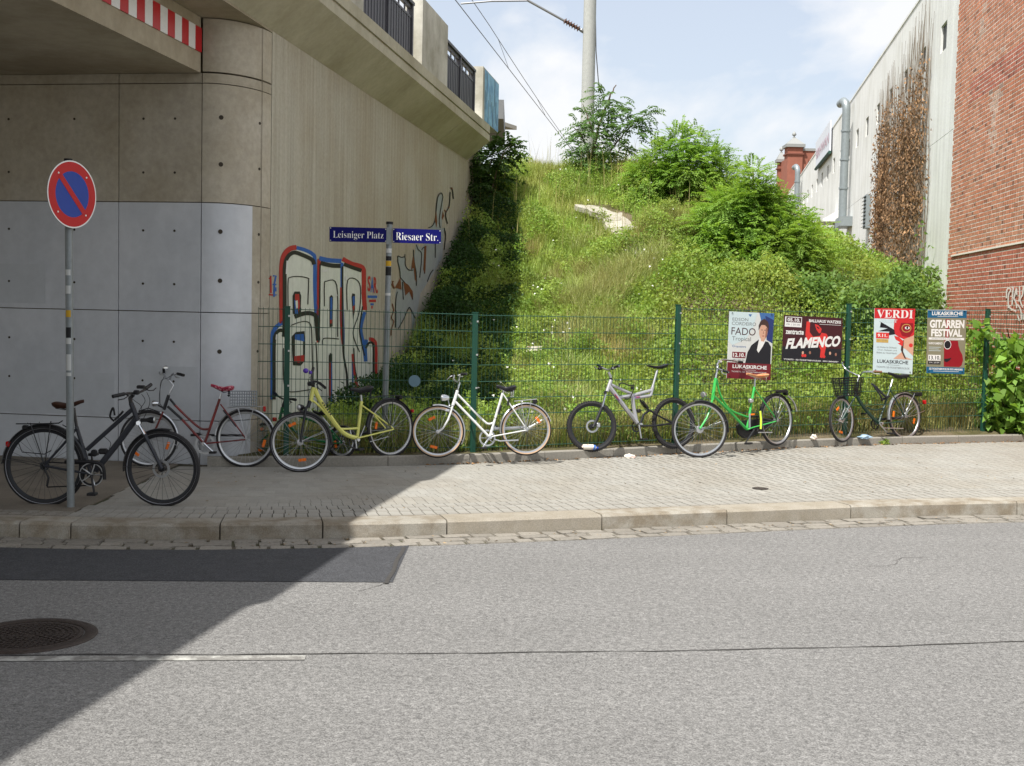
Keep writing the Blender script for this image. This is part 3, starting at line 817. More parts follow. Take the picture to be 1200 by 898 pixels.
for i in range(len(edges)-1):
    e0, e1 = edges[i]+.006, edges[i+1]-.006
    wbox(e0, e1, 0, JZ-.012, -.3, 0).build('wall_panel', M_ware, ware)
    q = MB(); inside = [w for w in wins if e0 < w-WW and w+WW < e1]
    xs = [e0]+sum([[w-WW, w+WW] for w in inside], [])+[e1]
    wbox(e0, e1, JZ, WZ0, -.3, 0, q); wbox(e0, e1, WZ1, TOPZ, -.3, 0, q)
    for k in range(0, len(xs), 2): wbox(xs[k], xs[k+1], WZ0, WZ1, -.3, 0, q)
    wp = q.build('wall_panel', M_ware, ware)
    for w in inside: wbox(w-WW, w+WW, WZ0, WZ1, -.29, -.05).build('window', M_void, ware)
wbox(0, 50, 0, TOPZ-.05, -18, -.31).build('roof_block', M_ware, ware)
wbox(-.02, 50, TOPZ-.01, TOPZ+.05, -.33, .02).build('parapet_cap', M_ware, ware)
# ducts, boxes, louvres
def duct(px, pyt, pyb, w, lab):
    a, zt = wa(px, pyt); _, zb_ = wa(px, pyb); r_ = w/2
    d = thing('ventilation_duct', lab, 'duct', wpt(a, zb_, .25), WD, 'grey ducts on the warehouse wall')
    o = .12+r_
    q = MB().tube([wpt(a, zb_, o), wpt(a, zt-.25, o), wpt(a, zt-.1, o+.01), wpt(a+.06, zt+.02, o+.04), wpt(a+.22, zt+.1, o+.08), wpt(a+.85, zt+.12, o+.12)], r_, 12)
    q.build('pipe', M_zinc, d, smooth=True)
    for f in (.25, .5, .75): MB().tube([wpt(a, zb_+(zt-zb_)*f, o), wpt(a, zb_+(zt-zb_)*f+.06, o)], r_+.025, 12).build('clamp', M_zinc, d)
    return a, zb_, d
a, zb0, dct = duct(1001.5, 121, 252, .28, 'grey ventilation duct running down the pale warehouse wall to a box')
wbox(a-.7, a+.75, zb0-.32, zb0, .004, .42).build('intake_box', M_zinc, dct)
duct(941, 197, 262, .28, 'farther grey ventilation duct partly behind the light green shrub')
a, z1 = wa(1019.5, 229); _, z0 = wa(1019.5, 267)
lv = thing('louvre_vent', 'dark louvred vent box on the pale warehouse wall', 'vent', wpt(a, z0), WD)
wbox(a-.3, a+.3, z0, z1, .002, .14).build('casing', M_zinc, lv)
for k in range(9):
    zz = z0+(z1-z0)*(k+.5)/9
    MB().box(wpt(a, zz, .16), WD, (WN+UP*-.6).normalized(), (UP+WN*.6).normalized(), .5, .09, .015).build('slat', M_louv, lv)
a, z1 = wa(981, 262); _, z0 = wa(983, 300)
hd = thing('door_hood', 'grey sheet hood over a louvred door in the warehouse wall', 'hood', wpt(a, z0), WD)
MB().prism([wpt(a-1.0, z1+.45, .003), wpt(a-1.0, z1, .003), wpt(a-1.0, z1, .75)], WD*1.9).build('canopy', M_ware, hd)
wbox(a-.5, a+.45, 0.6, z1-.08, .003, .08).build('door_leaf', M_louv, hd)
# banner
bq = [on_plane(x, y, WP+WN*.12, WN) for x, y in ((955.8, 167.5), (973.0, 141), (972.3, 176.6), (956, 196.8))]
ban = thing('banner', 'faded white banner high on the far end of the warehouse', 'banner', bq[3])
B = Board(*bq); B.slab(.05).build('panel', M_ban, ban)
q = MB(); B.text(q, 'BRHWAN', .06, .36, .94, .7, .012, 0, .01); q.build('lettering', M_banred, ban, fix=False)
q = MB(); P0, P1 = B.p(0, 1.0), B.p(1, 1.0); q.tube([P0-UP*.06, P1-UP*.06], .07, 6).build('lower_trim', M_bgreen, ban)

# ================================================================== brick building at the right edge
M_mortar = mat('pale_mortar', srgb(232,226,216), .9, var=.06, vscale=40)
M_brick = mat('red_brick', srgb(180,116,88), .85, var=.16, vscale=30, tint=True, bump=.3, bscale=90, bdist=.004, col2=srgb(184,130,104), mscale=.8)
M_brick_red = mat('newer_red_brick', srgb(172,102,82), .85, var=.14, vscale=30, tint=True, bump=.3, bscale=90, bdist=.004)
M_brick_pale = mat('whitened_brick', srgb(186,152,134), .9, var=.14, vscale=20, tint=True)
BD = Vector((-.11, -.9939, 0)); BN = Vector((-.9939, .11, 0))
def kpt_b(a, z, out=0.0): return WP+WN*.03+BD*a+BN*out+UP*z
def ba(px, py): 
    p = on_plane(px, py, kpt_b(0, 0), BN); return (p-kpt_b(0,0)).dot(BD), p.z
bb_ = thing('brick_building', 'red brick building with white joints at the right edge of the photo', 'building', WP, BD)
q = MB(); q.box(kpt_b(4, 5, -.2505), BD, BN, UP, 8, .5, 10); q.box(kpt_b(4, 5, -6), BD, BN, UP, 7.9, 11, 9.9)
q.build('mortar_wall', M_mortar, bb_)
zs = ba(1123.9, 298.5)[1]; s0 = ba(1141, 93); s1 = ba(1147, 117)
ch = .0765; field = MB(); brand = random.Random(3)
for r_ in range(int(9.9/ch)):
    z = r_*ch; a = [0, .0625, .125, .1875][r_ % 4] if r_ % 2 else 0; a -= .12; k = 0
    while a < 7.6:
        ln = .115 if (r_ % 2 and True) else (.24 if brand.random() < .8 else .115)
        a0, a1_ = max(a, 0.0), a+ln
        if a1_-a0 > .03:
            o = brand.uniform(-.0012, .0015)+.0025
            nz = mnoise.noise(Vector((a*.9, z*1.1, 2.2)))
            if z < zs-.02 or (s1[1] < z < s0[1] and a > s0[0]-.3): mi = 1
            elif nz > .42 and brand.random() < .6: mi = 2
            else: mi = 0
            tv = brand.gauss(1.0, .1); 
            if brand.random() < .06: tv *= .6
            A = [kpt_b(a0, z, o), kpt_b(a1_, z, o), kpt_b(a1_, z+ch-.018, o), kpt_b(a0, z+ch-.018, o)]; C = [p-BN*.02 for p in A]
            field.add(A+C, [(0,1,2,3), (0,4,5,1), (1,5,6,2), (2,6,7,3), (3,7,4,0)], mi, tv)
        a = a1_+.014
o = field.build('bricks', [M_brick, M_brick_red, M_brick_pale], bb_, fix=False); o['kind'] = 'stuff'
q = MB(); q.box(kpt_b(3.8+.25, zs, .012), BD, BN, UP, 7.5, .02, .03).build('ledge', M_mortar, bb_)
gq = MB()
def bst(pts, w):
    P = smooth_line([(1165+x/12.83, 320+y/12.83) for x, y in pts], 4); vs = []; fs = []
    for i, p in enumerate(P):
        d = (P[min(i+1, len(P)-1)]-P[max(i-1, 0)]).normalized(); n = Vector((-d.y, d.x, 0))
        vs += [on_plane(*(p-n*w/2)[:2], kpt_b(0,0,.016), BN), on_plane(*(p+n*w/2)[:2], kpt_b(0,0,.016), BN)]
    for i in range(len(P)-1): fs.append((2*i, 2*i+2, 2*i+3, 2*i+1))
    gq.add(vs, fs)
for p_ in ([(185,380),(190,260),(225,230),(250,260),(215,330),(212,530)], [(270,230),(290,210),(280,300),(270,480)], [(265,400),(300,370),(335,230),(340,330)], [(300,380),(330,460),(340,530)], [(230,480),(240,530),(300,560),(330,580)], [(380,200),(385,330),(370,430)], [(440,190),(425,330),(390,400),(430,520)], [(350,470),(400,560),(410,700)], [(345,620),(380,720)], [(425,600),(440,700)], [(455,220),(470,400),(462,560)], [(490,240),(500,380),(480,500)]):
    bst(p_, 1.6)
gq.build('graffiti_scrawl', mat('spray_white_brick', srgb(222,214,208), .7), bb_, fix=False)

# ================================================================== brick turret house far behind
M_farbrick = mat('far_brick', srgb(150,96,80), .85, var=.1, vscale=2); M_lead = mat('lead_roof', srgb(150,152,150), .6, .2)
M_corn = mat('far_cornice', srgb(120,74,62), .8)
TD = 118.0
def tp(px, py): return at_depth(px, py, TD)
tw = thing('brick_turret', 'red brick turret house with small pointed lead roofs above the warehouse roof', 'turret', (tp(931, 230).x, TD, 0))
def turret(px0, px1, pyt, dy, final):
    xa, xb = at_depth(px0, 200, TD+dy).x, at_depth(px1, 200, TD+dy).x; zt = at_depth(px0, pyt, TD+dy).z; c = (xa+xb)/2; w = xb-xa; y = TD+dy
    MB().abox((xa, y, 0), (xb, y+w, zt)).build('turret_wall', M_farbrick, tw)
    MB().abox((xa-.12, y-.12, zt-1.0), (xb+.12, y+w+.12, zt-.85)).build('string_course', M_corn, tw)
    MB().abox((xa-.2, y-.2, zt-.28), (xb+.2, y+w+.2, zt+.02)).build('cornice', M_lead, tw)
    hw = w/2+.15; h = .72
    q = MB(); b = [(c-hw, y-.15, zt+.02), (c+hw, y-.15, zt+.02), (c+hw, y+w+.15, zt+.02), (c-hw, y+w+.15, zt+.02)]
    t = [(c+sx*.12, y+w/2+sy*.12, zt+h) for sx, sy in ((-1,-1), (1,-1), (1,1), (-1,1))]
    q.add(b+t, [(0,1,5,4), (1,2,6,5), (2,3,7,6), (3,0,4,7), (4,5,6,7), (3,2,1,0)]).build('pointed_roof', M_lead, tw)
    MB().lathe((c, y+w/2, zt+h), UP, [(.14, 0), (.14, .06), (.06, .12), (.06, .16), (.2, .26), (.22, .36), (.14, .5), (.05, .6), (.01, .66)], 10).build('finial', M_lead, tw, smooth=True)
turret(922.5, 940, 169, 0, 1); turret(912, 919.5, 187, 5, 1)
xa = at_depth(914, 200, TD+5.4).x
MB().abox((xa, TD+.3, 0), (xa+1.6, TD+5.4, at_depth(916, 190, TD+5).z)).build('side_wall', M_farbrick, tw)
MB().abox((tp(940, 200).x, TD+.6, 0), (tp(950, 200).x+4, TD+6, tp(945, 176).z)).build('side_wall', M_farbrick, tw)
MB().abox((tp(940, 200).x, TD+.5, tp(945, 176).z), (tp(950, 200).x+4, TD+6.1, tp(945, 173).z)).build('gutter_edge', M_lead, tw)

# ================================================================== platform canopy beyond the bridge
M_can = mat('canopy_sheet', srgb(176,170,158), .7)
cpy = thing('platform_canopy', 'pale flat canopy roof end showing behind the blue painted parapet block', 'canopy', at_depth(588, 150, 46))
c0, c1, c2 = at_depth(566, 118, 40), at_depth(605.5, 154, 44), at_depth(584, 158, 44)
MB().prism([(c0.x-3, 36, c1.z+.05), (c1.x, 44, c1.z+.05), (c1.x-4.6, 44, c1.z+.05), (c0.x-7, 36, c1.z+.05)], (0, 0, .14)).build('roof_sheet', M_can, cpy)
MB().prism([(c2.x-2.6, 43.8, c1.z-.55), (c2.x+.25, 43.8, c1.z-.55), (c2.x+.25, 43.8, c1.z+.04), (c2.x-2.6, 43.8, c1.z+.04)], (0, -6, 0)).build('fascia', mat('canopy_fascia', srgb(120,122,124), .6), cpy)
MB().abox((c2.x-1.2, 40, 5.2), (c2.x-.9, 40.3, c1.z)).build('column', M_zinc, cpy)

# ================================================================== catenary mast and wires
M_mast = mat('concrete_mast', srgb(168,170,166), .8, var=.08, vscale=12, streak=.05, sscale=(6,6,.4)); M_steel = mat('dull_steel', srgb(130,132,134), .45, .6); M_wire = mat('contact_wire', srgb(90,92,94), .5, .5)
mb_ = at_depth(686, 208, 30); mt = at_depth(689.5, 0, 30)
lean = (mt.x-mb_.x)/(mt.z-mb_.z)*.35
mx = mb_.x+.02; mz = bank_z(mx, 30)-.3
mast = thing('catenary_mast', 'tall round grey catenary mast on the crest of the embankment', 'mast', (mx, 30, mz))
def mpt(z, dx=0, dy=0): return Vector((mx+(z-5)*lean+dx, 30+dy, z))
MB().tube([mpt(mz), mpt(14.5)], [.172, .135], 20).build('shaft', M_mast, mast, smooth=True)
arm = MB(); pa = at_depth(682, 36, 30); pb = at_depth(619, 1, 30); pc = at_depth(540, 4.5, 30)
arm.tube([pa, pb], .03, 8).build('cantilever_tube', M_steel, mast)
MB().tube([pb, at_depth(576, 1.5, 30), pc], .022, 8).build('steady_arm', M_steel, mast)
MB().tube([pb, at_depth(600, -30, 30), at_depth(684, -60, 30)], .03, 8).build('cantilever_tube', M_steel, mast)
d = (pb-pa).normalized(); prof = []
for k in range(6): prof += [(.035, k*.075), (.085, k*.075+.012), (.035, k*.075+.05)]
MB().lathe(pa+d*.08, d, prof, 12).build('insulator', mat('brown_insulator', srgb(88,66,58), .35), mast, smooth=True)
MB().lathe(pa-d*.12, d, [(.03, 0), (.05, .02), (.05, .14), (.03, .2)], 8).build('bracket', M_steel, mast)
ew = thing('overhead_wires', 'two thin railway contact wires with droppers crossing the sky', 'overhead wires', at_depth(540, 4.5, 30))
wa0 = at_depth(536, 3, 30); wb0 = at_depth(556, 2, 34)
DIRV = Vector((.1545, .988, 0)); DIRV.z = 0
def sag(p0, L0, L1, amp, n=60):
    out = []
    for k in range(n+1):
        t = L0+(L1-L0)*k/n; ph = (t % 55)/55; out.append(p0+DIRV*t-UP*amp*4*ph*(1-ph))
    return out
A_ = sag(wa0, -60, 150, 0); B_ = sag(wb0, -64, 146, .5)
MB().tube(A_, .012, 5).build('contact_wire', M_wire, ew); MB().tube(B_, .011, 5).build('messenger_wire', M_wire, ew)
for t in range(-10, 110, 9):
    p = wa0+DIRV*t; tb_ = t+(wa0-wb0).dot(DIRV); ph = (tb_ % 55)/55; p2 = wb0+DIRV*tb_-UP*.5*4*ph*(1-ph)
    MB().tube([p, p2], .007, 4).build('dropper', M_wire, ew)
gw_ = MB().tube([at_depth(697, -40, 30.3), at_depth(698.5, 60, 31), at_depth(702, 105, 33)], .012, 4)
tag(gw_.build('earth_wire', M_wire), 'thin slack wire hanging beside the catenary mast above the small tree', 'wire')

# ================================================================== mesh fence
M_fpost = mat('green_post', srgb(30,72,58), .45, var=.05); M_fwire = mat('green_wire', srgb(44,78,66), .5); M_clip = mat('zinc_clip', srgb(190,192,190), .4, .5)
FO = .34
def fence_xy(px, py):
    lo, hi = -4.0, 11.0
    d = ray(px, py); t = d.x/d.y
    f = lambda x: x/(edge_y(x)+FO)-t
    for _ in range(50):
        mi = (lo+hi)/2
        if f(mi) < 0: lo = mi
        else: hi = mi
    return lo, edge_y(lo)+FO
def fence_pt(px, py):
    x, y = fence_xy(px, py); d = ray(px, py); return EYE+d*(y/d.y)
fence = thing('mesh_fence', 'green double wire mesh fence along the foot of the embankment', 'fence', (fence_pt(337, 540).x, fence_pt(337, 540).y, .15))
posts = [(337, 360), (557, 367), (795, 358), (995, 357), (1158, 363), (1345, 372)]
PP = []
for px, py in posts:
    p = fence_pt(px, py); PP.append(p); zb_ = bank_z(p.x, p.y)-.1
    dd = Vector((1, (edge_y(p.x+.1)-edge_y(p.x-.1))/.2, 0)).normalized(); nn = Vector((-dd.y, dd.x, 0))
    po = MB().box((p.x, p.y, (zb_+p.z)/2), dd, nn, UP, .062, .05, p.z-zb_).build('fence_post', M_fpost, fence, bevel=.004)
    MB().box((p.x, p.y, p.z+.006), dd, nn, UP, .066, .054, .012).build('post_cap', M_fpost, po)
    for k in range(5):
        MB().box(Vector((p.x, p.y, p.z-.1-k*.4))-nn*.03+dd*.02, dd, nn, UP, .02, .012, .02).build('clip', M_clip, po)
spans = [((303, 362), (337, 362.5), 13), ((337, 362.5), (557, 369), 50), ((557, 369.5), (795, 373.5), 50), ((795, 362), (995, 367), 50), ((995, 362), (1158, 364), 50), ((1158, 366), (1345, 376), 50)]
for (ax, ay), (bx, by), n in spans:
    A, Bq = fence_pt(ax, ay), fence_pt(bx, by); q = MB(); L = (Bq-A).length; n = int(L/.05)
    dd = (Bq-A).normalized(); nn = Vector((-dd.y, dd.x, 0)).normalized()
    for k in range(n+1):
        p = A.lerp(Bq, k/n); q.tube([p+UP*.02, Vector((p.x, p.y, bank_z(p.x, p.y)-.02))], .003, 3, caps=False)
    for k in range(9):
        for s_ in (-1, 1):
            q.tube([A-UP*k*.2+nn*.007*s_, Bq-UP*k*.2+nn*.007*s_], .0042, 4)
    q.build('mesh_panel', M_fwire, fence, fix=False)['kind'] = 'stuff'
# things tied to or caught in the fence
p = fence_pt(486, 446.5); q = MB().lathe(p-Vector((0,.03,0)), (0,1,0), [(.02, 0), (.07, 0), (.07, .004), (.02, .004)], 20)
tag(q.build('disc', mat('blue_grey_disc', srgb(96,122,136), .3, .3), origin=p), 'blue grey plastic disc stuck in the fence beside the sign post', 'disc')

# ================================================================== posters on the fence
def flat(name, c, r_=.45): return mat(name, srgb(*c), r_, var=.03, vscale=12)
K_wine, K_white, K_black, K_cream, K_blue, K_navy = flat('print_wine', (112,28,38)), flat('print_white', (225,224,220)), flat('print_black', (30,30,36)), flat('print_cream', (206,208,204)), flat('print_blue', (66,106,160)), flat('print_navy', (40,56,110))
K_skin, K_skin2, K_hair, K_red, K_dred, K_pale = flat('print_skin', (206,160,136)), flat('print_skin_shade', (150,104,86)), flat('print_hair', (70,50,46)), flat('print_red', (196,42,48)), flat('print_dark_red', (140,24,36)), flat('print_pale_blue', (196,212,214))
K_dwine, K_teal, K_khaki, K_ochre, K_grey, K_scarlet = flat('print_dark_wine', (66,26,32)), flat('print_teal', (26,92,128)), flat('print_khaki', (132,128,106)), flat('print_ochre', (196,160,86)), flat('print_grey', (110,112,112)), flat('print_scarlet', (208,54,50))
def poster(name_label, corners, base, draw, dirx):
    pm_ = fence_pt(*corners[3]); x0, y0 = pm_.x, pm_.y
    c = fence_pt(sum(p[0] for p in corners)/4, sum(p[1] for p in corners)/4)
    dd = Vector((1, (edge_y(c.x+.1)-edge_y(c.x-.1))/.2, 0)).normalized(); nn = Vector((dd.y, -dd.x, 0))
    C = [on_plane(x, y, c+nn*.1, nn) for x, y in corners]
    t = thing('poster', name_label, 'poster', C[3], dd, 'event posters tied to the fence')
    b = Board(*C); b.slab(.006).build('board', base, t)
    layers = {}
    def L(mt, nm):
        if nm == 'lettering': return layers.setdefault((mt.name, nm, len(layers)), (MB(), mt, nm))[0]
        return layers.setdefault((mt.name, nm), (MB(), mt, nm))[0]
    draw(b, L)
    for m_, mt, nm in layers.values(): m_.build(nm, mt, t, fix=False)
    for (a, bb__) in ((.06, .02), (.94, .02), (.06, .97), (.94, .97)):
        MB().box(b.p(a, bb__, .003), dd, nn, UP, .02, .008, .008).build('cable_tie', K_black, t)
    return t
def d1(b, L):
    b.poly(L(K_pale,'backdrop'), [(0,0),(.62,0),(.55,.2),(.4,.4),(.1,.5),(0,.45)], .0006)
    b.poly(L(K_blue,'backdrop'), [(.66,0),(1,0),(1,.12),(.72,.14)], .0007); b.poly(L(K_navy,'backdrop'), [(.8,.04),(1,.1),(1,.45),(.86,.4)], .0009)
    b.poly(L(K_blue,'crest'), [(.42,.03),(.5,.03),(.46,.07)], .0011)
    b.rect(L(K_wine,'lower_band'), 0, .76, 1, 1, .0008)
    b.poly(L(K_black,'jacket'), [(.4,.76),(.44,.6),(.52,.49),(.68,.4),(.9,.43),(.97,.5),(.98,.76)], .0012)
    b.poly(L(K_white,'shirt'), [(.69,.38),(.84,.41),(.78,.5),(.69,.6),(.65,.56)], .0015)
    b.ell(L(K_skin,'face'), .775, .285, .095, .115, .0018); b.poly(L(K_skin,'face'), [(.72,.34),(.84,.36),(.8,.43),(.73,.42)], .0017)
    b.poly(L(K_hair,'hair'), [(.665,.26),(.66,.19),(.7,.12),(.78,.085),(.87,.13),(.9,.2),(.885,.3),(.865,.22),(.8,.18),(.72,.18),(.69,.22)], .0021)
    b.poly(L(K_skin2,'face_shade'), [(.83,.22),(.87,.22),(.86,.34),(.82,.38)], .0021)
    for a in (.74,.81): b.ell(L(K_black,'face_lines'), a, .255, .018, .006, .0023, 0, 10)
    b.ell(L(K_dred,'mouth'), .775, .345, .025, .006, .0023, 0, 10); b.poly(L(K_skin2,'face_shade'), [(.775,.26),(.79,.31),(.765,.31)], .0022)
    b.text(L(K_grey,'lettering'), 'EDSON', .07, .09, .42, .135, .001); b.text(L(K_grey,'lettering'), 'CORDEIRO', .06, .15, .6, .2, .001)
    b.text(L(K_dwine,'lettering'), 'FADO', .06, .235, .6, .345, .001); b.text(L(K_grey,'lettering'), 'Tropical', .08, .37, .5, .45, .001)
    b.rect(L(K_wine,'date_box'), .1, .6, .4, .69, .001); b.text(L(K_white,'lettering'), '12.10.', .12, .615, .38, .675, .0015, 0, .03)
    b.text(L(K_grey,'lettering'), 'FR | 20.00', .12, .71, .38, .74, .001)
    b.text(L(K_white,'lettering'), 'LUKASKIRCHE', .12, .79, .9, .845, .0015, 0, .03)
    b.text(L(K_white,'lettering'), 'TICKETS: SZ-TICKETSERVICE.DE', .1, .885, .9, .905, .0015); b.rect(L(K_white,'rule'), .35, .862, .65, .866, .0015)
    b.text(L(K_blue,'lettering'), 'Orquestra', .09, .5, .4, .54, .001)
poster('poster with a man in a black jacket on white above a wine red band', [(855,365),(907.3,367.5),(902.6,445.7),(851.5,443.2)], K_cream, d1, 0)
def d2(b, L):
    b.rect(L(K_black,'band'), 0, .68, 1, 1, .0006); b.rect(L(K_dwine,'border'), 0, .0, 1, .02, .0007)
    b.poly(L(K_scarlet,'dancer'), [(.38,.12),(.44,.1),(.44,.34),(.5,.44),(.62,.41),(.64,.34),(.73,.36),(.76,.44),(.72,.56),(.6,.62),(.64,.72),(.63,.88),(.7,.88),(.72,.7),(.74,.6),(.4,.56),(.37,.4)], .0008)
    b.poly(L(K_scarlet,'dancer'), [(.52,.16),(.58,.18),(.64,.26),(.63,.34),(.6,.36),(.55,.28)], .0009)
    b.poly(L(K_dwine,'dancer_shade'), [(.55,.2),(.6,.24),(.6,.27),(.56,.24)], .0012)
    b.rect(L(K_white,'date_box'), .02, .03, .3, .25, .001); b.rect(L(K_dwine,'date_field'), .04, .045, .29, .15, .0013)
    b.text(L(K_white,'lettering'), '05.10.', .06, .06, .27, .135, .0016, 0, .03); b.text(L(K_grey,'lettering'), 'FR | 20.00', .05, .18, .27, .225, .0014)
    b.text(L(K_white,'lettering'), 'BALLHAUS WATZKE', .42, .06, .97, .125, .0014, 0, .03, 0); b.rect(L(K_white,'rule'), .6, .155, .97, .162, .0014)
    b.text(L(K_white,'lettering'), 'zentracte', .04, .31, .34, .41, .0014, 0, .03)
    vs, fs = text_mesh('FLAMENCO', .045); m_ = L(K_white, 'title')
    m_.add([b.p(.05+.9*x+.035*y, .74-.115*x-(.235+.01*x)*y, .0018) for x, y in vs], fs)
    for a, bb__, mt in ((.34,.8,K_skin),(.46,.79,K_skin2),(.8,.78,K_skin),(.9,.8,K_skin2)): b.ell(L(mt,'musician'), a, bb__, .018, .035, .0014, 0, 12)
    for a in (.34,.38,.66,.7): b.ell(L(K_scarlet,'musician'), a, .86, .022, .035, .0013, 0, 12)
    b.text(L(K_white,'lettering'), 'TICKETS · SZ-TICKETSERVICE.DE · 0351 84042002', .03, .945, .95, .975, .0014, 0, .02)
poster('wide dark red poster reading FLAMENCO in white slanted letters', [(918.8,369.2),(987.7,373.1),(985.8,426.6),(916,423)], K_dwine, d2, 0)
def d3(b, L):
    b.rect(L(K_red,'top_band'), 0, 0, 1, .16, .0006)
    b.poly(L(K_red,'mask'), [(.5,.16),(1,.16),(1,.42),(.9,.46),(.74,.47),(.62,.44),(.52,.4),(.48,.3)], .0008)
    b.poly(L(K_dred,'mask'), [(.66,.22),(.96,.22),(.98,.34),(.88,.44),(.7,.42),(.62,.32)], .001)
    b.poly(L(K_skin,'face'), [(.74,.47),(.95,.42),(1,.4),(1,.72),(.92,.68),(.8,.62),(.72,.6)], .0009); b.poly(L(K_skin,'shoulder'), [(.5,.78),(.72,.66),(.8,.74),(1,.78)], .0009)
    b.poly(L(K_hair,'hair'), [(.7,.5),(.75,.48),(.74,.66),(.84,.78),(.78,.76),(.68,.64)], .001)
    b.ell(L(K_ochre,'eye_ring'), .8, .3, .12, .065, .0012); b.ell(L(K_dred,'mask'), .8, .3, .105, .055, .0014); b.ell(L(K_white,'eye'), .82, .295, .06, .022, .0016); b.ell(L(K_black,'pupil'), .82, .293, .026, .02, .0018)
    b.ell(L(K_scarlet,'lips'), .93, .56, .05, .03, .0013)
    for p_ in ([(.5,.33),(.12,.2),(.16,.22),(.3,.26),(.14,.3),(.34,.31),(.1,.36),(.38,.36),(.34,.42),(.52,.4)],): b.poly(L(K_black,'feathers'), p_, .0012)
    b.poly(L(K_scarlet,'plume'), [(.5,.42),(.62,.44),(.74,.5),(.72,.58),(.6,.54),(.66,.52),(.54,.48)], .0011)
    b.text(L(K_white,'lettering'), '𝐕𝐄𝐑𝐃𝐈', .05, .025, .95, .15, .0012); b.text(L(K_pale,'lettering'), '𝐍𝐀𝐂𝐇𝐓', .16, .17, .56, .22, .0014)
    b.rect(L(K_scarlet,'date_box'), .05, .38, .37, .47, .0016); b.text(L(K_white,'lettering'), '9.11.', .09, .4, .33, .45, .0019, 0, .03)
    b.rect(L(K_ochre,'time_box'), .06, .48, .36, .535, .0014); b.text(L(K_khaki,'lettering'), 'FR | 20.00', .09, .492, .33, .522, .0017)
    for i, s_ in enumerate(('mit Werken für Orchester', 'Chor, Solisten und', 'Ballett zur Verdi-Nacht')): b.text(L(K_grey,'lettering'), s_, .08+.02*(i % 2), .595+i*.043, .58, .62+i*.043, .001)
    b.text(L(K_black,'lettering'), 'LUKASKIRCHE', .1, .8, .88, .855, .001, 0, .015); b.rect(L(K_grey,'rule'), .36, .875, .66, .879, .001)
    b.text(L(K_grey,'lettering'), 'TICKETS: SZ-TICKETSERVICE.DE', .08, .905, .92, .93, .001)
poster('poster with a red feathered mask under the word VERDI', [(1025,361.2),(1072.6,362),(1069,438.7),(1023,435.7)], K_pale, d3, 0)
def d4(b, L):
    b.rect(L(K_white,'border'), 0, 0, 1, .006, .0004); b.rect(L(K_teal,'top_band'), 0, .006, 1, .125, .0006); b.rect(L(K_teal,'bottom_band'), 0, .9, 1, 1, .0006)
    b.text(L(K_white,'lettering'), 'LUKASKIRCHE', .11, .025, .9, .085, .001, 0, .03); b.rect(L(K_white,'rule'), .25, .1, .78, .106, .001)
    b.rect(L(K_dred,'guitar_neck'), .47, .145, .56, .45, .0005)
    b.text(L(K_white,'lettering'), 'GITARREN', .06, .155, .95, .285, .001, 0, .045); b.text(L(K_white,'lettering'), 'FESTIVAL', .1, .3, .9, .42, .001, 0, .045)
    b.rect(L(K_white,'strip'), .04, .435, .96, .47, .0009); b.text(L(K_grey,'lettering'), 'INTERNATIONALES GITARRENFESTIVAL', .12, .443, .88, .462, .0012)
    b.poly(L(K_dred,'guitar_body'), [(.44,.48),(.8,.48),(.82,.56),(.86,.63),(.93,.7),(.95,.78),(.92,.86),(.86,.89),(.45,.89)], .0008)
    b.ell(L(K_white,'sound_hole_ring'), .53, .545, .095, .073, .0011); b.ell(L(K_black,'sound_hole'), .53, .545, .083, .063, .0014)
    b.poly(L(K_black,'bridge'), [(.45,.77),(.58,.76),(.65,.745),(.6,.79),(.53,.82),(.46,.81)], .0012)
    b.text(L(K_white,'lettering'), 'NUEVO FLAMENCO', .04, .51, .4, .545, .001, 0, .03)
    for i in range(3): b.rect(L(K_pale,'fine_print'), .05, .585+i*.028, .36-.05*(i % 2), .592+i*.028, .001)
    b.rect(L(K_white,'date_box'), .04, .71, .36, .8, .001); b.text(L(K_black,'lettering'), '13.10.', .06, .725, .35, .785, .0013, 0, .02)
    b.rect(L(K_black,'time_box'), .04, .808, .36, .86, .001); b.text(L(K_white,'lettering'), 'SA | 20.00', .07, .82, .33, .848, .0013)
    b.text(L(K_white,'lettering'), 'SZ-TICKETSERVICE.DE 0351-84042002', .07, .915, .95, .945, .001, 0, .03); b.rect(L(K_white,'rule'), .18, .962, .85, .968, .001)
poster('poster with a red guitar under the words GITARREN FESTIVAL', [(1087.2,363.2),(1133,363.5),(1130,438.7),(1085.5,437.2)], K_khaki, d4, 0)

# ================================================================== signs
M_galv = mat('galvanised_pole', srgb(132,138,140), .5, .45, var=.1, vscale=20); M_cap = mat('black_cap', srgb(30,30,32), .6)
M_sblue = mat('sign_blue', srgb(26,62,148), .4, var=.04, vscale=6); M_sred = mat('sign_red', srgb(176,24,30), .4, var=.04, vscale=6); M_sback = mat('sign_grey_back', srgb(120,122,124), .5, .4); M_swhite = mat('sign_white', srgb(222,222,220), .4)
M_enamel = mat('enamel_blue', srgb(12,14,92), .5, spec=.15); M_stick = mat('sticker', srgb(190,192,190), .6); M_stick2 = mat('yellow_sticker', srgb(190,150,40), .6)
def pole_pts(xt, yt, xb, yb, zb_, extra=0):
    b = ground(xb, yb, zb_); t = at_depth(xt, yt, b.y); return b, t
b, t = pole_pts(80, 189, 83, 594, KH)
ns = thing('no_parking_sign', 'round blue and red no parking sign on a grey pole at the kerb', 'traffic sign', b)
MB().tube([b-UP*.02, t], .032, 16).build('pole', M_galv, ns, smooth=True)
MB().tube([t, t+UP*.02], .036, 12).build('pole_cap', M_cap, ns)
yaw = R(67); sn = Vector((math.sin(yaw), -math.cos(yaw), .0)).normalized(); tilt = Vector((math.cos(yaw), math.sin(yaw), -.02)).normalized()
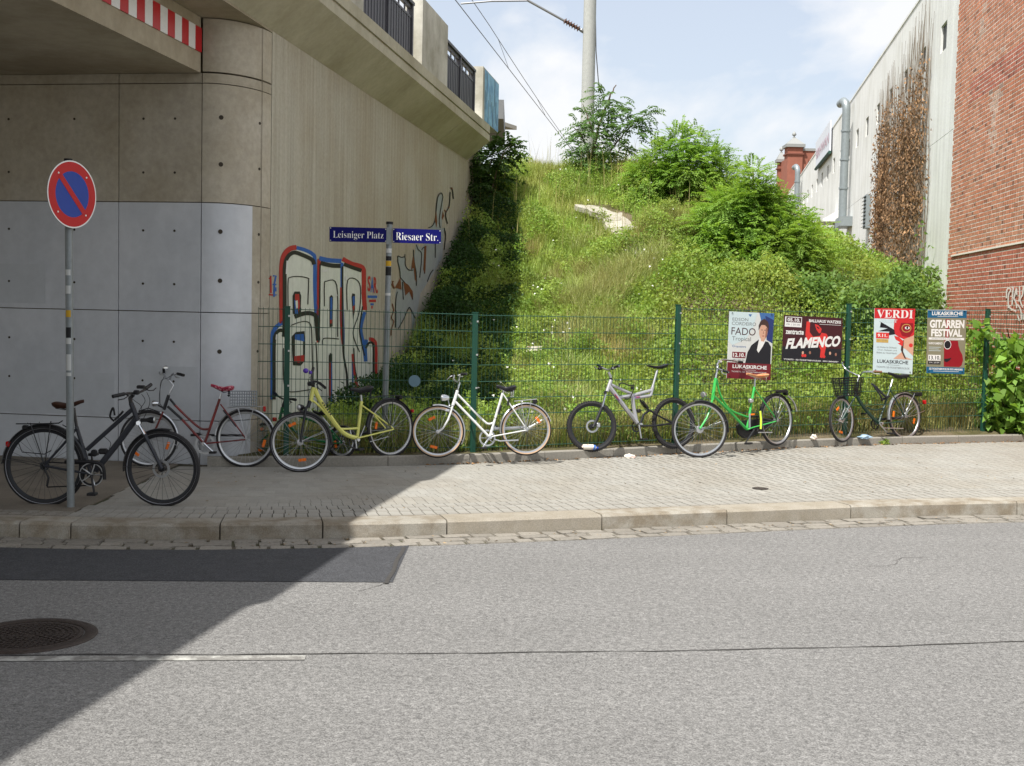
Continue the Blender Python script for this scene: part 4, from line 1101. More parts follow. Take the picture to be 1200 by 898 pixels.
sc = at_depth(84.5, 228, b.y-.05)
e1, e2 = tilt, sn.cross(tilt); 
if e2.z < 0: e2 = -e2
def disc(m_, r0, r1, off, th=.003, n=64): return m_.ring(sc+sn*off, e1, e2, [(r0, 0), (r1, 0), (r1, th), (r0, th)] if e1.cross(e2).dot(sn) > 0 else [(r0, 0), (r1, 0), (r1, -th), (r0, -th)], n)
disc(MB(), .001, .288, -.004).build('plate', M_sback, ns); disc(MB(), .277, .288, .0).build('white_edge', M_swhite, ns); disc(MB(), .196, .2768, .0).build('red_ring', M_sred, ns); disc(MB(), .001, .1958, .0).build('blue_field', M_sblue, ns)
a = R(-45); dr = e1*math.cos(a)+e2*math.sin(a); dn = e1*math.sin(a)-e2*math.cos(a)
MB().box(sc+sn*.004, dr, dn, sn, .41, .05, .003).build('red_bar', M_sred, ns)
for k in range(4):
    aa = R(45+90*k); MB().lathe(sc+(e1*math.cos(aa)+e2*math.sin(aa))*.232+sn*.003, sn, [(.001, 0), (.008, 0), (.008, .003), (.001, .003)], 10).build('rivet', M_swhite, ns)
for py, hh, mt in ((338, .07, M_stick), (366, .06, M_stick2), (388, .09, M_cap), (398, .05, M_stick), (423, .14, M_stick), (318, .05, M_stick), (437, .03, M_stick)):
    p = b.lerp(t, (594-py)/(594-189)); MB().ring(p-UP*hh/2, (1,0,0), (0,1,0), [(.0325, 0), (.0338, 0), (.0338, hh), (.0325, hh)], 10, 0, R(-130), R(-50)).build('sticker', mt, ns)

p0 = fence_pt(452, 440); pb_ = Vector((at_depth(451, 470, p0.y+.22).x, p0.y+.22, .15)); pt_ = at_depth(456.6, 263, pb_.y)
ss_ = thing('street_name_sign', 'blue street name plates on a grey post behind the fence', 'street sign', pb_)
MB().tube([pb_, pt_], .036, 16).build('post', M_galv, ss_, smooth=True); MB().tube([pt_, pt_+UP*.03], .042, 12).build('post_cap', M_cap, ss_)
for corners, body in (([(386,265.9),(453.4,267.6),(453.4,284.2),(386,283.2)], 'Leisniger Platz'), ([(460.2,267.6),(516.8,269.5),(516.8,286),(460.2,284.6)], 'Riesaer Str.')):
    C = [on_plane(x, y, pb_+Vector((0,-.045,0)), Vector((0,1,0))) for x, y in corners]
    B = Board(*C); pl = B.slab(.012).build('name_plate', M_enamel, ss_)
    ser = ''.join(chr(0x1D400+ord(c)-65) if c.isupper() else chr(0x1D41A+ord(c)-97) if c.islower() else c for c in body)
    q = MB(); B.text(q, ser, .065, .27, .94, .8 if 'g' not in body else .87, .0025, 0, -.012); q.build('lettering', M_swhite, pl, fix=False)
    for a, bb__ in ((.02,.08),(.98,.08),(.02,.92),(.98,.92)): MB().lathe(B.p(a, bb__, .001), B.n, [(.001,0),(.008,0),(.006,.004),(.001,.004)], 8).build('screw', M_clip, pl)
MB().box(Vector(((pt_.x+pb_.x)/2*0+pt_.x-.005, pt_.y-.03, C[0].z-.09)), (1,0,0), (0,1,0), UP, .05, .05, .2).build('clamp', M_galv, ss_)
for py, hh, mt in ((309, .06, M_stick2), (303, .05, M_cap), (318, .1, M_cap), (345, .03, M_stick), (294, .05, M_stick)):
    p = pb_.lerp(pt_, (at_depth(454, py, pb_.y).z-pb_.z)/(pt_.z-pb_.z)); MB().ring(p-UP*hh/2, (1,0,0), (0,1,0), [(.0365, 0), (.038, 0), (.038, hh), (.0365, hh)], 10, 0, R(-150), R(-30)).build('sticker', mt, ss_)
# ================================================================== bicycles
M_tyre = mat('tyre_rubber', srgb(44,43,44), .75, var=.15, vscale=40); M_tan = mat('tan_sidewall', srgb(178,150,122), .75, var=.08); M_alu = mat('brushed_aluminium', srgb(186,188,190), .32, .85, var=.05); M_rimdark = mat('black_rim', srgb(48,50,54), .4, .4)
M_chrome = mat('chrome', srgb(205,207,210), .16, .95); M_blackp = mat('black_plastic', srgb(30,30,32), .5, var=.1); M_blackm = mat('black_enamel', srgb(32,33,36), .35, .1, coat=.2); M_orange = mat('orange_reflector', srgb(226,110,24), .3); M_redl = mat('red_lens', srgb(168,22,24), .25)
M_leather = mat('brown_leather', srgb(62,38,28), .5, var=.1); M_tanl = mat('light_tan_leather', srgb(206,160,118), .5, col2=srgb(190,120,80), mscale=14); M_saddle = mat('black_saddle', srgb(34,34,38), .38, var=.1)
M_spoke = mat('spoke_steel', srgb(170,172,174), .3, .8); M_spoke_d = mat('dark_spoke', srgb(70,72,74), .35, .7); M_stripe = mat('reflective_stripe', srgb(150,152,158), .4)
M_anth = mat('matt_anthracite', srgb(54,56,62), .45, .2, var=.05); M_redf = mat('faded_red_paint', srgb(128,40,38), .4, coat=.2, col2=srgb(96,44,40), mscale=9); M_yel = mat('pale_yellow_paint', srgb(206,206,112), .35, coat=.3, var=.03); M_whitef = mat('white_enamel', srgb(214,216,214), .35, coat=.3, var=.03)
M_silf = mat('silver_paint', srgb(176,176,180), .3, .5, var=.04); M_grnf = mat('bright_green_paint', srgb(58,172,78), .35, coat=.35, var=.03); M_dkgrn = mat('dark_green_paint', srgb(26,58,48), .3, coat=.4); M_kgrn = mat('kid_green_paint', srgb(26,104,58), .35, coat=.3)
M_floral = mat('red_patterned_cover', srgb(160,44,70), .7, col2=srgb(206,140,150), mscale=38, mlo=.52, mhi=.58); M_purple = mat('purple_bell', srgb(84,52,160), .35, coat=.3); M_neon = mat('neon_yellow_strap', srgb(206,238,72), .6); M_crate = mat('grey_wire_crate', srgb(150,156,160), .5, .3)

class Bike:
    def __init__(s, label, z, rear, front, rz, fz, lean=0.0):       # z = (ox, oy, scale): readings from an enlarged view; rear / front = contact points there
        s.Z = z
        r0, f0 = ground(*s.px(*rear), rz), ground(*s.px(*front), fz)
        s.r0, s.f0 = r0, f0
        s.d = (f0-r0).normalized(); h = Vector((s.d.x, s.d.y, 0)).normalized()
        n = Vector((h.y, -h.x, 0)); n = n if n.dot(EYE-r0) > 0 else -n
        s.pn = (n*math.cos(lean)+UP*math.sin(lean)); s.pn = (s.pn-s.d*s.pn.dot(s.d)).normalized()
        s.pu = s.d.cross(s.pn); s.pu = s.pu if s.pu.z > 0 else -s.pu
        s.t = thing('bicycle', label, 'bicycle', r0, h, 'bicycles parked along the wall and fence')
    def px(s, x, y): return s.Z[0]+x/s.Z[2], s.Z[1]+y/s.Z[2]
    def p(s, x, y, w=0.0):
        X, Y = s.px(x, y); return on_plane(X, Y, s.r0+s.pn*w, s.pn)
    def P(s, pts): return [s.p(*q) for q in pts]
    def curve(s, pts, n=5):
        V = s.P(pts); out = []
        for i in range(len(V)-1):
            p0, p1, p2, p3 = V[max(i-1, 0)], V[i], V[i+1], V[min(i+2, len(V)-1)]
            for k in range(n):
                t = k/n; out.append(.5*((2*p1)+(p2-p0)*t+(2*p0-5*p1+4*p2-p3)*t*t+(3*p1-p0-3*p2+p3)*t**3))
        return out+[V[-1]]
    def part(s, name, mt, tubes, smooth=True, seg=8, par=None):     # tubes: (points, radius[, curved])
        m = MB()
        for q in tubes:
            pts = s.curve(q[0]) if len(q) > 2 and q[2] else s.P(q[0])
            m.tube(pts, q[1], seg)
        return m.build(name, mt, par or s.t, smooth=smooth)
    def pair(s, pts, w): return [[(x, y, w) for x, y in pts], [(x, y, -w) for x, y in pts]]
    def wheel(s, c, r, yaw=None, tw=.038, rim=None, tyre=None, spoke=None, side=None, refl=(), stripe=False, hub=.022, hubm=None, rotor=0, knob=False, w=0):
        rim, tyre, spoke, hubm = rim or M_alu, tyre or M_tyre, spoke or M_spoke, hubm or M_alu
        C = s.p(c[0], c[1], w); dep = (C-EYE).length; rr = r/s.Z[2]/FPX*dep
        e1 = s.d if yaw is None else s.heading(yaw); e2 = s.pu; nn = e1.cross(e2)
        ri = rr-tw
        wh = MB().ring(C, e1, e2, [(ri-.012, -.009), (ri+.006, -.0125), (ri+.006, .0125), (ri-.012, .009), (ri-.017, 0)], 56).build('wheel', rim, s.t, smooth=True)
        a = tw/2; cr = rr-a
        prof = [(cr+a*math.cos(k*math.pi/4), a*math.sin(k*math.pi/4)*.92) for k in range(8)]
        if knob:
            m = MB().ring(C, e1, e2, [(q[0]-.003, q[1]) for q in prof], 56)
            for k in range(64):
                an = 2*math.pi*k/64; dd = e1*math.cos(an)+e2*math.sin(an); tt = -e1*math.sin(an)+e2*math.cos(an)
                for sgn in (-1, 0, 1):
                    m.box(C+dd*(rr-.003-abs(sgn)*.006)+nn*(sgn*a*.62), tt, nn, dd, .016, .013, .008)
            m.build('tyre', tyre, wh)
        else: MB().ring(C, e1, e2, prof, 64).build('tyre', tyre, wh, smooth=True)
        if side or stripe:
            m = MB()
            for sg in (-1, 1):
                r0_, r1_ = (ri+.003, ri+.017) if side else (ri+.016, ri+.02)
                wv = a*.98*sg
                m.ring(C, e1, e2, [(r0_, wv*.72), (r1_, wv), (r1_, wv+.0012*sg), (r0_, wv*.72+.0012*sg)], 56)
            m.build('sidewall' if side else 'reflective_band', side or M_stripe, wh)
        m = MB()
        for k in range(32):
            an = 2*math.pi*k/32; sg = 1 if k % 2 else -1; of = .42*(1 if (k//2) % 2 else -1)
            dd = e1*math.cos(an)+e2*math.sin(an); ff = e1*math.cos(an+of)+e2*math.sin(an+of)
            m.tube([C+ff*hub+nn*.028*sg, C+dd*(ri-.013)], .0017, 3, caps=False)
        m.build('spokes', spoke, wh)['kind'] = 'stuff'
        MB().lathe(C-nn*.05, nn, [(.008, 0), (.008, .018), (hub, .02), (hub*.8, .032), (hub*.8, .068), (hub, .08), (.008, .082), (.008, .1)], 16).build('hub', hubm, wh, smooth=True)
        if rotor:
            MB().ring(C-nn*.03*(1 if nn.dot(s.pn) < 0 else -1), e1, e2, [(rotor*.72, 0), (rotor, 0), (rotor, .002), (rotor*.72, .002)], 32).build('brake_disc', M_spoke, wh)
        for an, fr in refl:
            an = R(an); dd = e1*math.cos(an)+e2*math.sin(an); tt = -e1*math.sin(an)+e2*math.cos(an)
            MB().box(C+dd*ri*fr, tt, dd, nn, .085, .032, .014).build('reflector', M_orange, wh, bevel=.004)
        return C, rr, e1, e2
    def heading(s, a):                        # steering direction, a towards the street from the line of the kerb
        sg = 1 if s.d.x > 0 else -1; h = Vector((sg*math.cos(a), -math.sin(a), 0)); h -= s.pu*h.dot(s.pu)
        return h.normalized()
    def fender(s, W, a0, a1, mt, gap=.012, wd=.05, tail=None):
        C, rr, e1, e2 = W; nn = e1.cross(e2); r0_ = rr+gap
        prof = [(r0_-.012, -wd/2), (r0_, -wd/2*.7), (r0_+.005, 0), (r0_, wd/2*.7), (r0_-.012, wd/2), (r0_-.003, wd/2*.6), (r0_+.001, 0), (r0_-.003, -wd/2*.6)]
        o = MB().ring(C, e1, e2, prof, 30, 0, R(a0), R(a1)).build('mudguard', mt, s.t, smooth=True)
        m = MB()
        for aa in (a1-8,) if tail is None else tail:
            dd = e1*math.cos(R(aa))+e2*math.sin(R(aa))
            for sg in (-1, 1): m.tube([C+nn*.055*sg, C+dd*(rr*.6)+nn*.045*sg, C+dd*(r0_-.008)+nn*wd/2*sg], .0028, 5)
        m.build('mudguard_stay', M_spoke if mt in (M_alu, M_chrome) else M_spoke_d, o)
    def saddle(s, nose, rear, mt, h=.05, wide=.085, under=None):
        A, B = s.p(*nose), s.p(*rear); n = 11; m = MB(); vs = []; fs = []; k_ = 12
        ax = (B-A).normalized(); side = s.pn; up = side.cross(ax); up = up if up.z > 0 else -up
        for i in range(n):
            t = i/(n-1); c = A.lerp(B, t)
            w = (.018+.012*t/.4 if t < .4 else .03+(wide-.03)*(1-math.cos((t-.4)/.4*math.pi))/2 if t < .8 else wide-(wide*.45)*((t-.8)/.2)**2)
            if i == 0: w = .010
            th = h*(.45+.65*t) if i < n-1 else h*.6
            z = .010*math.cos(t*math.pi*2)+(.018*max(0, t-.6))
            for k in range(k_):
                a = 2*math.pi*k/k_; sa, ca = math.sin(a), math.cos(a)
                yy = (th*.35*sa if sa > 0 else th*.9*sa*(.55 if abs(ca) < .5 and t > .3 else 1))
                vs.append(c+side*w*ca+up*(z+yy))
        for i in range(n-1):
            for k in range(k_): fs.append((i*k_+k, i*k_+(k+1) % k_, (i+1)*k_+(k+1) % k_, (i+1)*k_+k))
        fs += [tuple(range(k_)), tuple(reversed(range((n-1)*k_, n*k_)))]
        o = m.add(vs, fs).build('saddle', mt, s.t, smooth=True)
        q = MB(); base = A.lerp(B, .62)-up*h*1.05
        for sg in (-1, 1):
            q.tube([A.lerp(B, .15)-up*h*.3+side*.008*sg, base+side*.022*sg, A.lerp(B, .9)-up*h*.55+side*.035*sg], .0035, 5)
        if under:
            for sg in (-1, 1): q.tube([A.lerp(B, .85)-up*h*(.5+.16*j)+side*(.05*sg)+ax*(.012*math.sin(j*3)) for j in range(8)], .008, 5)
        q.build('saddle_rails', under or M_blackm, o)
        return o
    def ring_at(s, c, r, w, mt, name='chainring', th=.006, inner=.75):
        C = s.p(c[0], c[1], w); rr = r/s.Z[2]/FPX*(C-EYE).length; e1, e2 = s.d, s.pu
        m = MB().ring(C, e1, e2, [(rr*inner, -th/2), (rr, -th/2), (rr, th/2), (rr*inner, th/2)], 28)
        for k in range(5):
            a = 2*math.pi*k/5; dd = e1*math.cos(a)+e2*math.sin(a); m.tube([C, C+dd*rr*inner], .006, 5)
        return m.build(name, mt, s.t)
    def crank(s, bb, end, w, mt=None, far=True):
        mt = mt or M_alu; sg = 1 if w > 0 else -1; B = s.p(*bb)
        q = MB().tube([s.p(*bb, w*.9), s.p(*end, w)], [.012, .009], 8); q.tube([B+s.pn*.06, B-s.pn*.06], .02, 10)
        o = q.build('crank', mt, s.t, smooth=True)
        E = s.p(*end, w); MB().box(E+s.pn*.055*sg, s.d, s.pn, s.pu, .075, .085, .024).build('pedal', M_blackp, o, bevel=.004)
        E2 = B*2-s.p(*end, 0)-s.pn*w
        o2 = MB().tube([B-s.pn*w*.9, E2], [.012, .009], 8).build('crank', mt, s.t, smooth=True)
        MB().box(E2-s.pn*.055*sg, s.d, s.pn, s.pu, .075, .085, .024).build('pedal', M_blackp, o2, bevel=.004)
    def bars(s, pts, mt, g0=.2, g1=.2, gm=None, r_=.0115, levers=True):
        c = s.curve(pts, 6); n = len(c)
        b = MB().tube(c, r_, 8).build('handlebar', mt, s.t, smooth=True)
        L = [0]
        for i in range(1, n): L.append(L[-1]+(c[i]-c[i-1]).length)
        for rev, gl in ((False, g0), (True, g1)):
            seg = [q for q, l in zip(c, L) if l <= gl] if not rev else [q for q, l in zip(c, L) if l >= L[-1]-gl]
            if len(seg) < 2: seg = c[:2] if not rev else c[-2:]
            MB().tube(seg, .0165, 10).build('grip', gm or M_blackp, b, smooth=True)
            if levers:
                i0 = seg[-1] if not rev else seg[0]; i1 = seg[0] if not rev else seg[-1]
                f = Vector((s.d.x, s.d.y, 0)).normalized()
                MB().tube([i0, i0+f*.04-UP*.012, i0.lerp(i1, .5)+f*.05-UP*.03, i1+f*.045-UP*.03], .0055, 6).build('brake_lever', M_alu if mt in (M_chrome, M_alu) else M_blackm, b)
        return b
    def lamp(s, c, mt, r_=.035, w=0.0, L=.07):
        C = s.p(c[0], c[1], w); f = Vector((s.d.x, s.d.y, 0)).normalized()
        o = MB().lathe(C-f*L*.5, f, [(.006, 0), (r_*.6, .008), (r_*.95, L*.6), (r_, L)], 14).build('headlamp', mt, s.t, smooth=True)
        MB().lathe(C+f*L*.5, f, [(.004, 0), (r_*.9, 0), (r_*.8, .008), (.004, .012)], 14).build('lens', M_alu, o, smooth=True)
    def rack(s, pts, mt, hubc, w=.055, r_=.005, feet=((.3, 0), (.75, 0)), low=()):
        m = MB()
        for sg in (-1, 1):
            m.tube([s.p(x, y, w*sg) for x, y in pts], r_, 6)
            for f, _ in feet:
                A, B = s.p(*pts[0], w*sg), s.p(*pts[-1], w*sg)
                m.tube([A.lerp(B, f), s.p(hubc[0], hubc[1], .075*sg)], r_*.85, 5)
        for k in range(5):
            f = k/4; A = s.p(*pts[0], -w).lerp(s.p(*pts[-1], -w), f); B = s.p(*pts[0], w).lerp(s.p(*pts[-1], w), f); m.tube([A, B], r_*.8, 5)
        return m.build('luggage_rack', mt, s.t, smooth=True)
    def cable(s, pts, r_=.0028, mt=None, name='cable'):
        MB().tube(s.curve(pts, 6), r_, 5).build(name, mt or M_blackp, s.t, smooth=True)
    def lump(s, name, mt, c, size, w=0.0, yaw=0):
        e1 = Matrix.Rotation(yaw, 3, s.pu) @ s.d
        return MB().box(s.p(c[0], c[1], w), e1, e1.cross(s.pu), s.pu, *size).build(name, mt, s.t, bevel=min(size)*.25)

# ---- black trekking bicycle under the bridge, facing right
b = Bike('black trekking bicycle with brown saddle behind the no parking sign pole', (0,440,5), (262,752), (952,763), KH, KH)
Wr = b.wheel((262,530), 222, None, .046, M_rimdark, None, M_spoke_d, stripe=True, hubm=M_blackm, hub=.03); Wf = b.wheel((952,545), 217, R(4), .046, M_rimdark, None, M_spoke_d, stripe=True, hubm=M_blackm, rotor=.08, hub=.03)
b.fender(Wr, 12, 178, M_blackm, wd=.058); b.fender(Wf, 78, 186, M_blackm, wd=.058)
b.part('frame', M_anth, [([(768,162),(806,262)], .023), ([(774,200),(640,318),(508,436)], .019), ([(800,250),(700,385),(560,560)], .027), ([(535,580),(448,300)], .018)]+[(q, .011) for q in b.pair([(530,578),(400,556),(262,530)], .06)+b.pair([(450,310),(400,372),(262,525)], .06)])
b.part('fork', M_anth, [(q, .017) for q in b.pair([(846,345),(900,450),(948,546)], .06)]+[([(846,345,-.062),(846,345,.062)], .018)])
b.part('fork_stanchion', M_chrome, [(q, .013) for q in b.pair([(815,290),(846,345)], .06)]+[([(810,280,-.065),(810,280,.065)], .02)])
b.part('stem', M_blackm, [([(768,165),(762,135),(782,112)], .019)])
b.bars([(660,124,.27),(740,107,.16),(785,104,.04),(830,94,-.08),(885,54,-.26)], M_blackm, .14, .13)
b.lump('display', M_blackp, (826,68), (.07,.05,.03), -.05); b.lump('bell', M_blackp, (800,100), (.05,.05,.04), .05)
b.part('seatpost', M_blackm, [([(448,300),(432,190)], .014)]); b.saddle((492,153), (312,176), M_leather, .05, .075)
b.rack([(95,284),(250,284),(345,280),(366,266)], M_blackm, (262,525), .06, .006); b.part('rack_strut', M_blackm, [(q, .0045) for q in b.pair([(366,290),(440,330)], .05)+b.pair([(110,400),(130,450),(260,462),(300,440)], .07)])
b.lump('tail_light', M_redl, (48,402), (.035,.05,.05)); b.lump('tail_light_case', M_blackp, (150,305), (.05,.06,.04))
b.ring_at((535,582), 62, .055, M_blackm, 'chainring', .006, .8); b.ring_at((535,582), 66, .066, M_alu, 'chain_guard_ring', .003, .93); b.ring_at((262,530), 26, .045, M_spoke_d, 'sprocket')
b.crank((535,582), (552,690), .085, M_blackm); b.part('chain', M_blackm, [([(262,508,.05),(535,520,.05)], .006), ([(275,655,.05),(535,644,.05)], .006), ([(262,550,.05),(285,600,.05),(275,650,.05)], .01)])
b.part('chain_cover', M_blackp, [([(380,508,.06),(530,508,.06),(600,530,.06),(612,610,.06)], .016, True)])
b.part('bottle_cage', M_blackp, [([(668,268,0),(645,240,.03),(662,190,.03),(672,235,.03)], .009, True), ([(672,262,0),(700,235,-.02),(722,210,-.02)], .01)])
b.lump('lock_bracket', M_blackp, (605,445), (.08,.05,.05)); b.lump('dynamo_motor', M_blackp, (552,455), (.05,.05,.06))
b.lamp((880,262), M_blackp, .03); b.lump('lamp_bracket', M_blackp, (850,262), (.08,.04,.03)); b.part('front_carrier', M_blackp, [([(812,210,.05),(880,205,.05),(935,222,.05)], .006), ([(812,210,-.05),(880,205,-.05),(935,222,-.05)], .006)])
for q in ([(830,110,-.05),(850,150,0),(820,200,0),(808,255,0)], [(860,100,-.1),(878,150,-.05),(860,215,0),(815,300,.02)], [(740,115,.1),(790,150,.05),(830,190,.03),(806,270,0)], [(612,360,.02),(648,395,.03),(640,430,.02)]): b.cable(q)

# ---- old red bicycle at the wall, facing left
b = Bike('old red and black bicycle with patterned saddle and wire crate against the grey wall', (130,420,6), (947,762), (266,755), KH, KH, R(3))
Wr = b.wheel((947,563), 200, None, .034, M_alu, side=None, refl=((195,.72),)); Wf = b.wheel((266,567), 190, R(8), .034, M_alu, refl=((310,.75),(200,.78)))
b.fender(Wr, 5, 158, M_alu); b.fender(Wf, 95, 200, M_alu)
b.part('frame', M_redf, [([(450,330),(520,400),(600,472),(645,498),(690,498)], .013, True), ([(500,430),(650,595)], .014), ([(765,285),(660,595)], .015)]+[(q, .008) for q in b.pair([(770,322),(945,560)], .05)+b.pair([(660,600),(945,572)], .05)])
b.part('front_frame', M_blackm, [([(406,258),(372,362)], .019), ([(415,285),(450,330)], .0135), ([(398,338),(500,430)], .0145)])
b.part('seat_stay', M_blackm, [([(790,365,.052),(880,480,.052)], .0095)])
b.part('fork', M_redf, [(q, .011) for q in b.pair([(366,375),(340,440),(310,505),(268,566)], .05)])
b.part('stem', M_alu, [([(406,258),(440,190),(405,150)], .012)])
b.bars([(372,75,-.26),(374,112,-.2),(392,145,-.06),(412,150,0),(424,124,.08),(448,106,.16),(512,120,.27)], M_chrome, .07, .13)
b.lump('bell', M_chrome, (388,66), (.05,.05,.04), -.2)
b.saddle((702,192), (862,214), M_floral, .055, .1, M_blackm); b.part('seatpost', M_alu, [([(765,290),(775,245)], .013)])
b.rack([(820,348),(900,340),(1065,340)], M_alu, (947,563), .06, .005); b.lump('tail_light', M_redl, (1080,356), (.03,.05,.06))
q = MB(); c0 = [b.p(838,335,s_) for s_ in (-.12,.12)]; up = b.pu; ln = (b.p(1022,335)-b.p(838,335)); 
for s_ in (-.12,.12):
    for zz in np.linspace(0, .165, 6): q.tube([b.p(838,335,s_)+up*zz, b.p(838,335,s_)+up*zz+ln], .0045, 4)
    for f in np.linspace(0, 1, 12): q.tube([b.p(838,335,s_)+ln*f, b.p(838,335,s_)+ln*f+up*.165], .0045, 4)
for f in (0, 1):
    for k in np.linspace(-.12, .12, 6): q.tube([b.p(838,335,k)+ln*f, b.p(838,335,k)+ln*f+up*.165], .003, 4)
    for zz in np.linspace(0, .165, 6): q.tube([b.p(838,335,-.12)+ln*f+up*zz, b.p(838,335,.12)+ln*f+up*zz], .003, 4)
for k in np.linspace(-.12, .12, 8): q.tube([b.p(838,335,k), b.p(838,335,k)+ln], .003, 4)
q.build('wire_crate', M_crate, b.t)['kind'] = 'stuff'
b.ring_at((662,605), 70, -.05, M_alu, 'chainring'); b.crank((655,598), (722,660), .08, M_chrome); b.part('chain_guard', M_blackm, [([(560,540,-.06),(930,542,-.06)], .014)])
b.lamp((318,318), M_chrome, .035); b.part('lamp_bracket', M_blackm, [([(330,330,0),(370,350,0)], .01)]); b.part('front_carrier', M_blackm, [([(200,372,.05),(262,350,.05),(345,380,.05)], .006), ([(200,372,-.05),(262,350,-.05),(345,380,-.05)], .006)])
b.cable([(378,120,-.15),(350,190,-.1),(340,300,-.02),(362,340,0)]); b.cable([(420,125,.1),(395,140,.1),(350,170,.05),(345,330,0)])

# ---- pale yellow step-through bicycle
b = Bike('pale yellow step-through bicycle with black saddle in front of the graffiti', (300,420,6), (945,700), (312,801), .2, KH, R(4))
Wr = b.wheel((945,492), 204, None, .04, M_alu, refl=((15,.7),)); Wf = b.wheel((311,589), 211, R(10), .042, M_alu, refl=((70,.72),(268,.68)), hub=.034, stripe=True)
b.fender(Wr, 8, 165, M_blackm); b.fender(Wf, 95, 185, M_blackm)
b.part('frame', M_yel, [([(402,205),(384,305)], .022), ([(412,215),(446,290),(515,400),(588,500),(650,545),(715,562)], .026, True), ([(398,298),(440,332),(520,425),(560,478),(605,497),(715,492)], .0125, True), ([(742,302),(712,565)], .018)]+[(q, .009) for q in b.pair([(746,332),(850,405),(968,496)], .055)+b.pair([(715,562),(968,500)], .055)+b.pair([(835,405),(910,492)], .05)])
b.part('fork', M_blackm, [(q, .015) for q in b.pair([(352,350),(312,588)], .058)]+[([(380,300),(365,345)], .022), ([(352,350,-.062),(352,350,.062)], .02)])
b.part('stem', M_blackm, [([(402,205),(400,172)], .02)])
b.bars([(403,68,-.27),(393,110,-.2),(390,160,-.06),(412,162,.03),(440,170,.12),(487,208,.27)], M_blackm, .11, .14)
b.lump('brake_mount', M_blackp, (388,178), (.07,.07,.05)); MB().sphere(b.p(350,88,-.16), .032, 12, 8, scale=(1,1,.9)).sphere(b.p(383,100,-.17), .02).build('bell', M_purple, b.t, smooth=True)
b.saddle((662,218), (808,212), M_saddle, .06, .1, M_blackm); b.part('seatpost', M_alu, [([(742,302),(738,258)], .014)])
b.rack([(790,288),(870,265),(1022,262)], M_blackm, (945,492), .06, .0055); b.lump('rack_clip', M_blackp, (1005,275), (.05,.1,.05)); b.cable([(1030,275),(1080,262),(1112,300),(1105,345)], .004); b.lump('tail_light', M_redl, (1098,370), (.03,.05,.04))
b.ring_at((690,588), 48, -.05, M_blackm); b.crank((700,572), (708,640), .08, M_alu); b.part('mudguard_stay', M_spoke, [([(312,588,.06),(420,535,.06),(545,485,.04)], .0035), ([(312,588,-.06),(420,545,-.06),(545,492,-.04)], .0035), ([(800,588,.06),(930,552,.06)], .005), ([(765,475,.03),(730,560,.04)], .006)])
b.lamp((320,345), M_blackp, .035); b.lump('lamp_bracket', M_chrome, (322,375), (.04,.04,.06)); b.part('chain_guard', M_blackm, [([(640,560,-.06),(900,490,-.06)], .016)])
for q in ([(395,120,-.15),(370,150,-.1),(365,230,-.03),(375,330,0)], [(430,165,.1),(400,190,.08),(372,250,.03),(360,340,.02)]): b.cable(q)
q = MB(); P0, P1 = b.p(470,315,.0265), b.p(535,410,.0265); dd = (P1-P0).normalized(); nn2 = dd.cross(b.pn).normalized()
for i in range(6):
    c = P0.lerp(P1, i/6); q.box(c, dd, nn2, b.pn, .02, .018, .001)
q.build('frame_lettering', M_blackp, b.t)['kind'] = 'stuff'

# ---- small green child's bicycle behind it
b = Bike('small green child bicycle half hidden behind the pale yellow bicycle', (300,420,6), (605,705), (45,693), .2, .16, R(5))
Wr = b.wheel((605,592), 110, None, .036, M_alu, refl=((345,.6),)); Wf = b.wheel((45,575), 120, R(44), .038, M_alu, refl=((75,.75),(280,.75)))
b.fender(Wr, 20, 150, M_blackm); 
b.part('frame', M_kgrn, [([(186,345),(166,432)], .018), ([(180,372),(250,392),(400,440),(500,490),(560,570)], .016, True), ([(168,425),(330,555),(545,600)], .016), ([(520,480),(545,600)], .014)]+[(q, .008) for q in b.pair([(525,500),(605,592)], .045)+b.pair([(545,600),(605,594)], .045)])
b.part('fork', M_kgrn, [(q, .012) for q in b.pair([(160,440),(120,500),(50,574)], .045)]); b.part('stem', M_blackm, [([(186,345),(200,296)], .013)])
b.bars([(128,240,-.24),(160,270,-.14),(200,288,-.02),(235,285,.1),(278,292,.24)], M_blackm, .11, .11); b.saddle((400,375), (488,380), M_saddle, .045, .07); b.part('seatpost', M_alu, [([(520,480),(452,400)], .011)])
b.crank((545,600), (520,650), .07, M_blackm); b.ring_at((545,600), 40, -.045, M_blackm); b.lump('reflector', M_redl, (130,430), (.03,.06,.05), -.03)
b.cable([(250,290,.1),(230,330,.1),(180,340,.02)])

# ---- white ladies' bicycle
b = Bike('white bicycle with tan tyre walls and chrome lamp leaning on the fence', (470,420,6.316), (925,738), (272,742), .21, .21, R(6))
Wr = b.wheel((925,528), 192, None, .034, M_alu, side=M_tan, refl=((142,.68),)); Wf = b.wheel((272,543), 194, R(8), .034, M_alu, side=M_tan, refl=((65,.62),(285,.68)))
b.fender(Wr, -8, 162, M_alu, tail=(70, 150)); b.fender(Wf, 79, 208, M_alu, tail=(200,))
b.part('frame', M_whitef, [([(418,238),(384,348)], .018), ([(418,266),(520,372),(615,466),(648,486),(684,478)], .0125, True), ([(398,318),(652,582)], .0145), ([(752,258),(656,582)], .0145)]+[(q, .008) for q in b.pair([(756,266),(930,525)], .05)+b.pair([(660,582),(930,532)], .05)])
b.part('fork', M_whitef, [(q, .011) for q in b.pair([(382,352),(370,395),(348,455),(310,518),(274,545)], .05)])
b.part('stem', M_chrome, [([(416,240),(434,185),(425,172)], .0125)])
b.bars([(368,140,-.25),(392,128,-.22),(390,158,-.12),(425,178,0),(430,150,.1),(440,122,.18),(485,115,.27)], M_chrome, .05, .1)
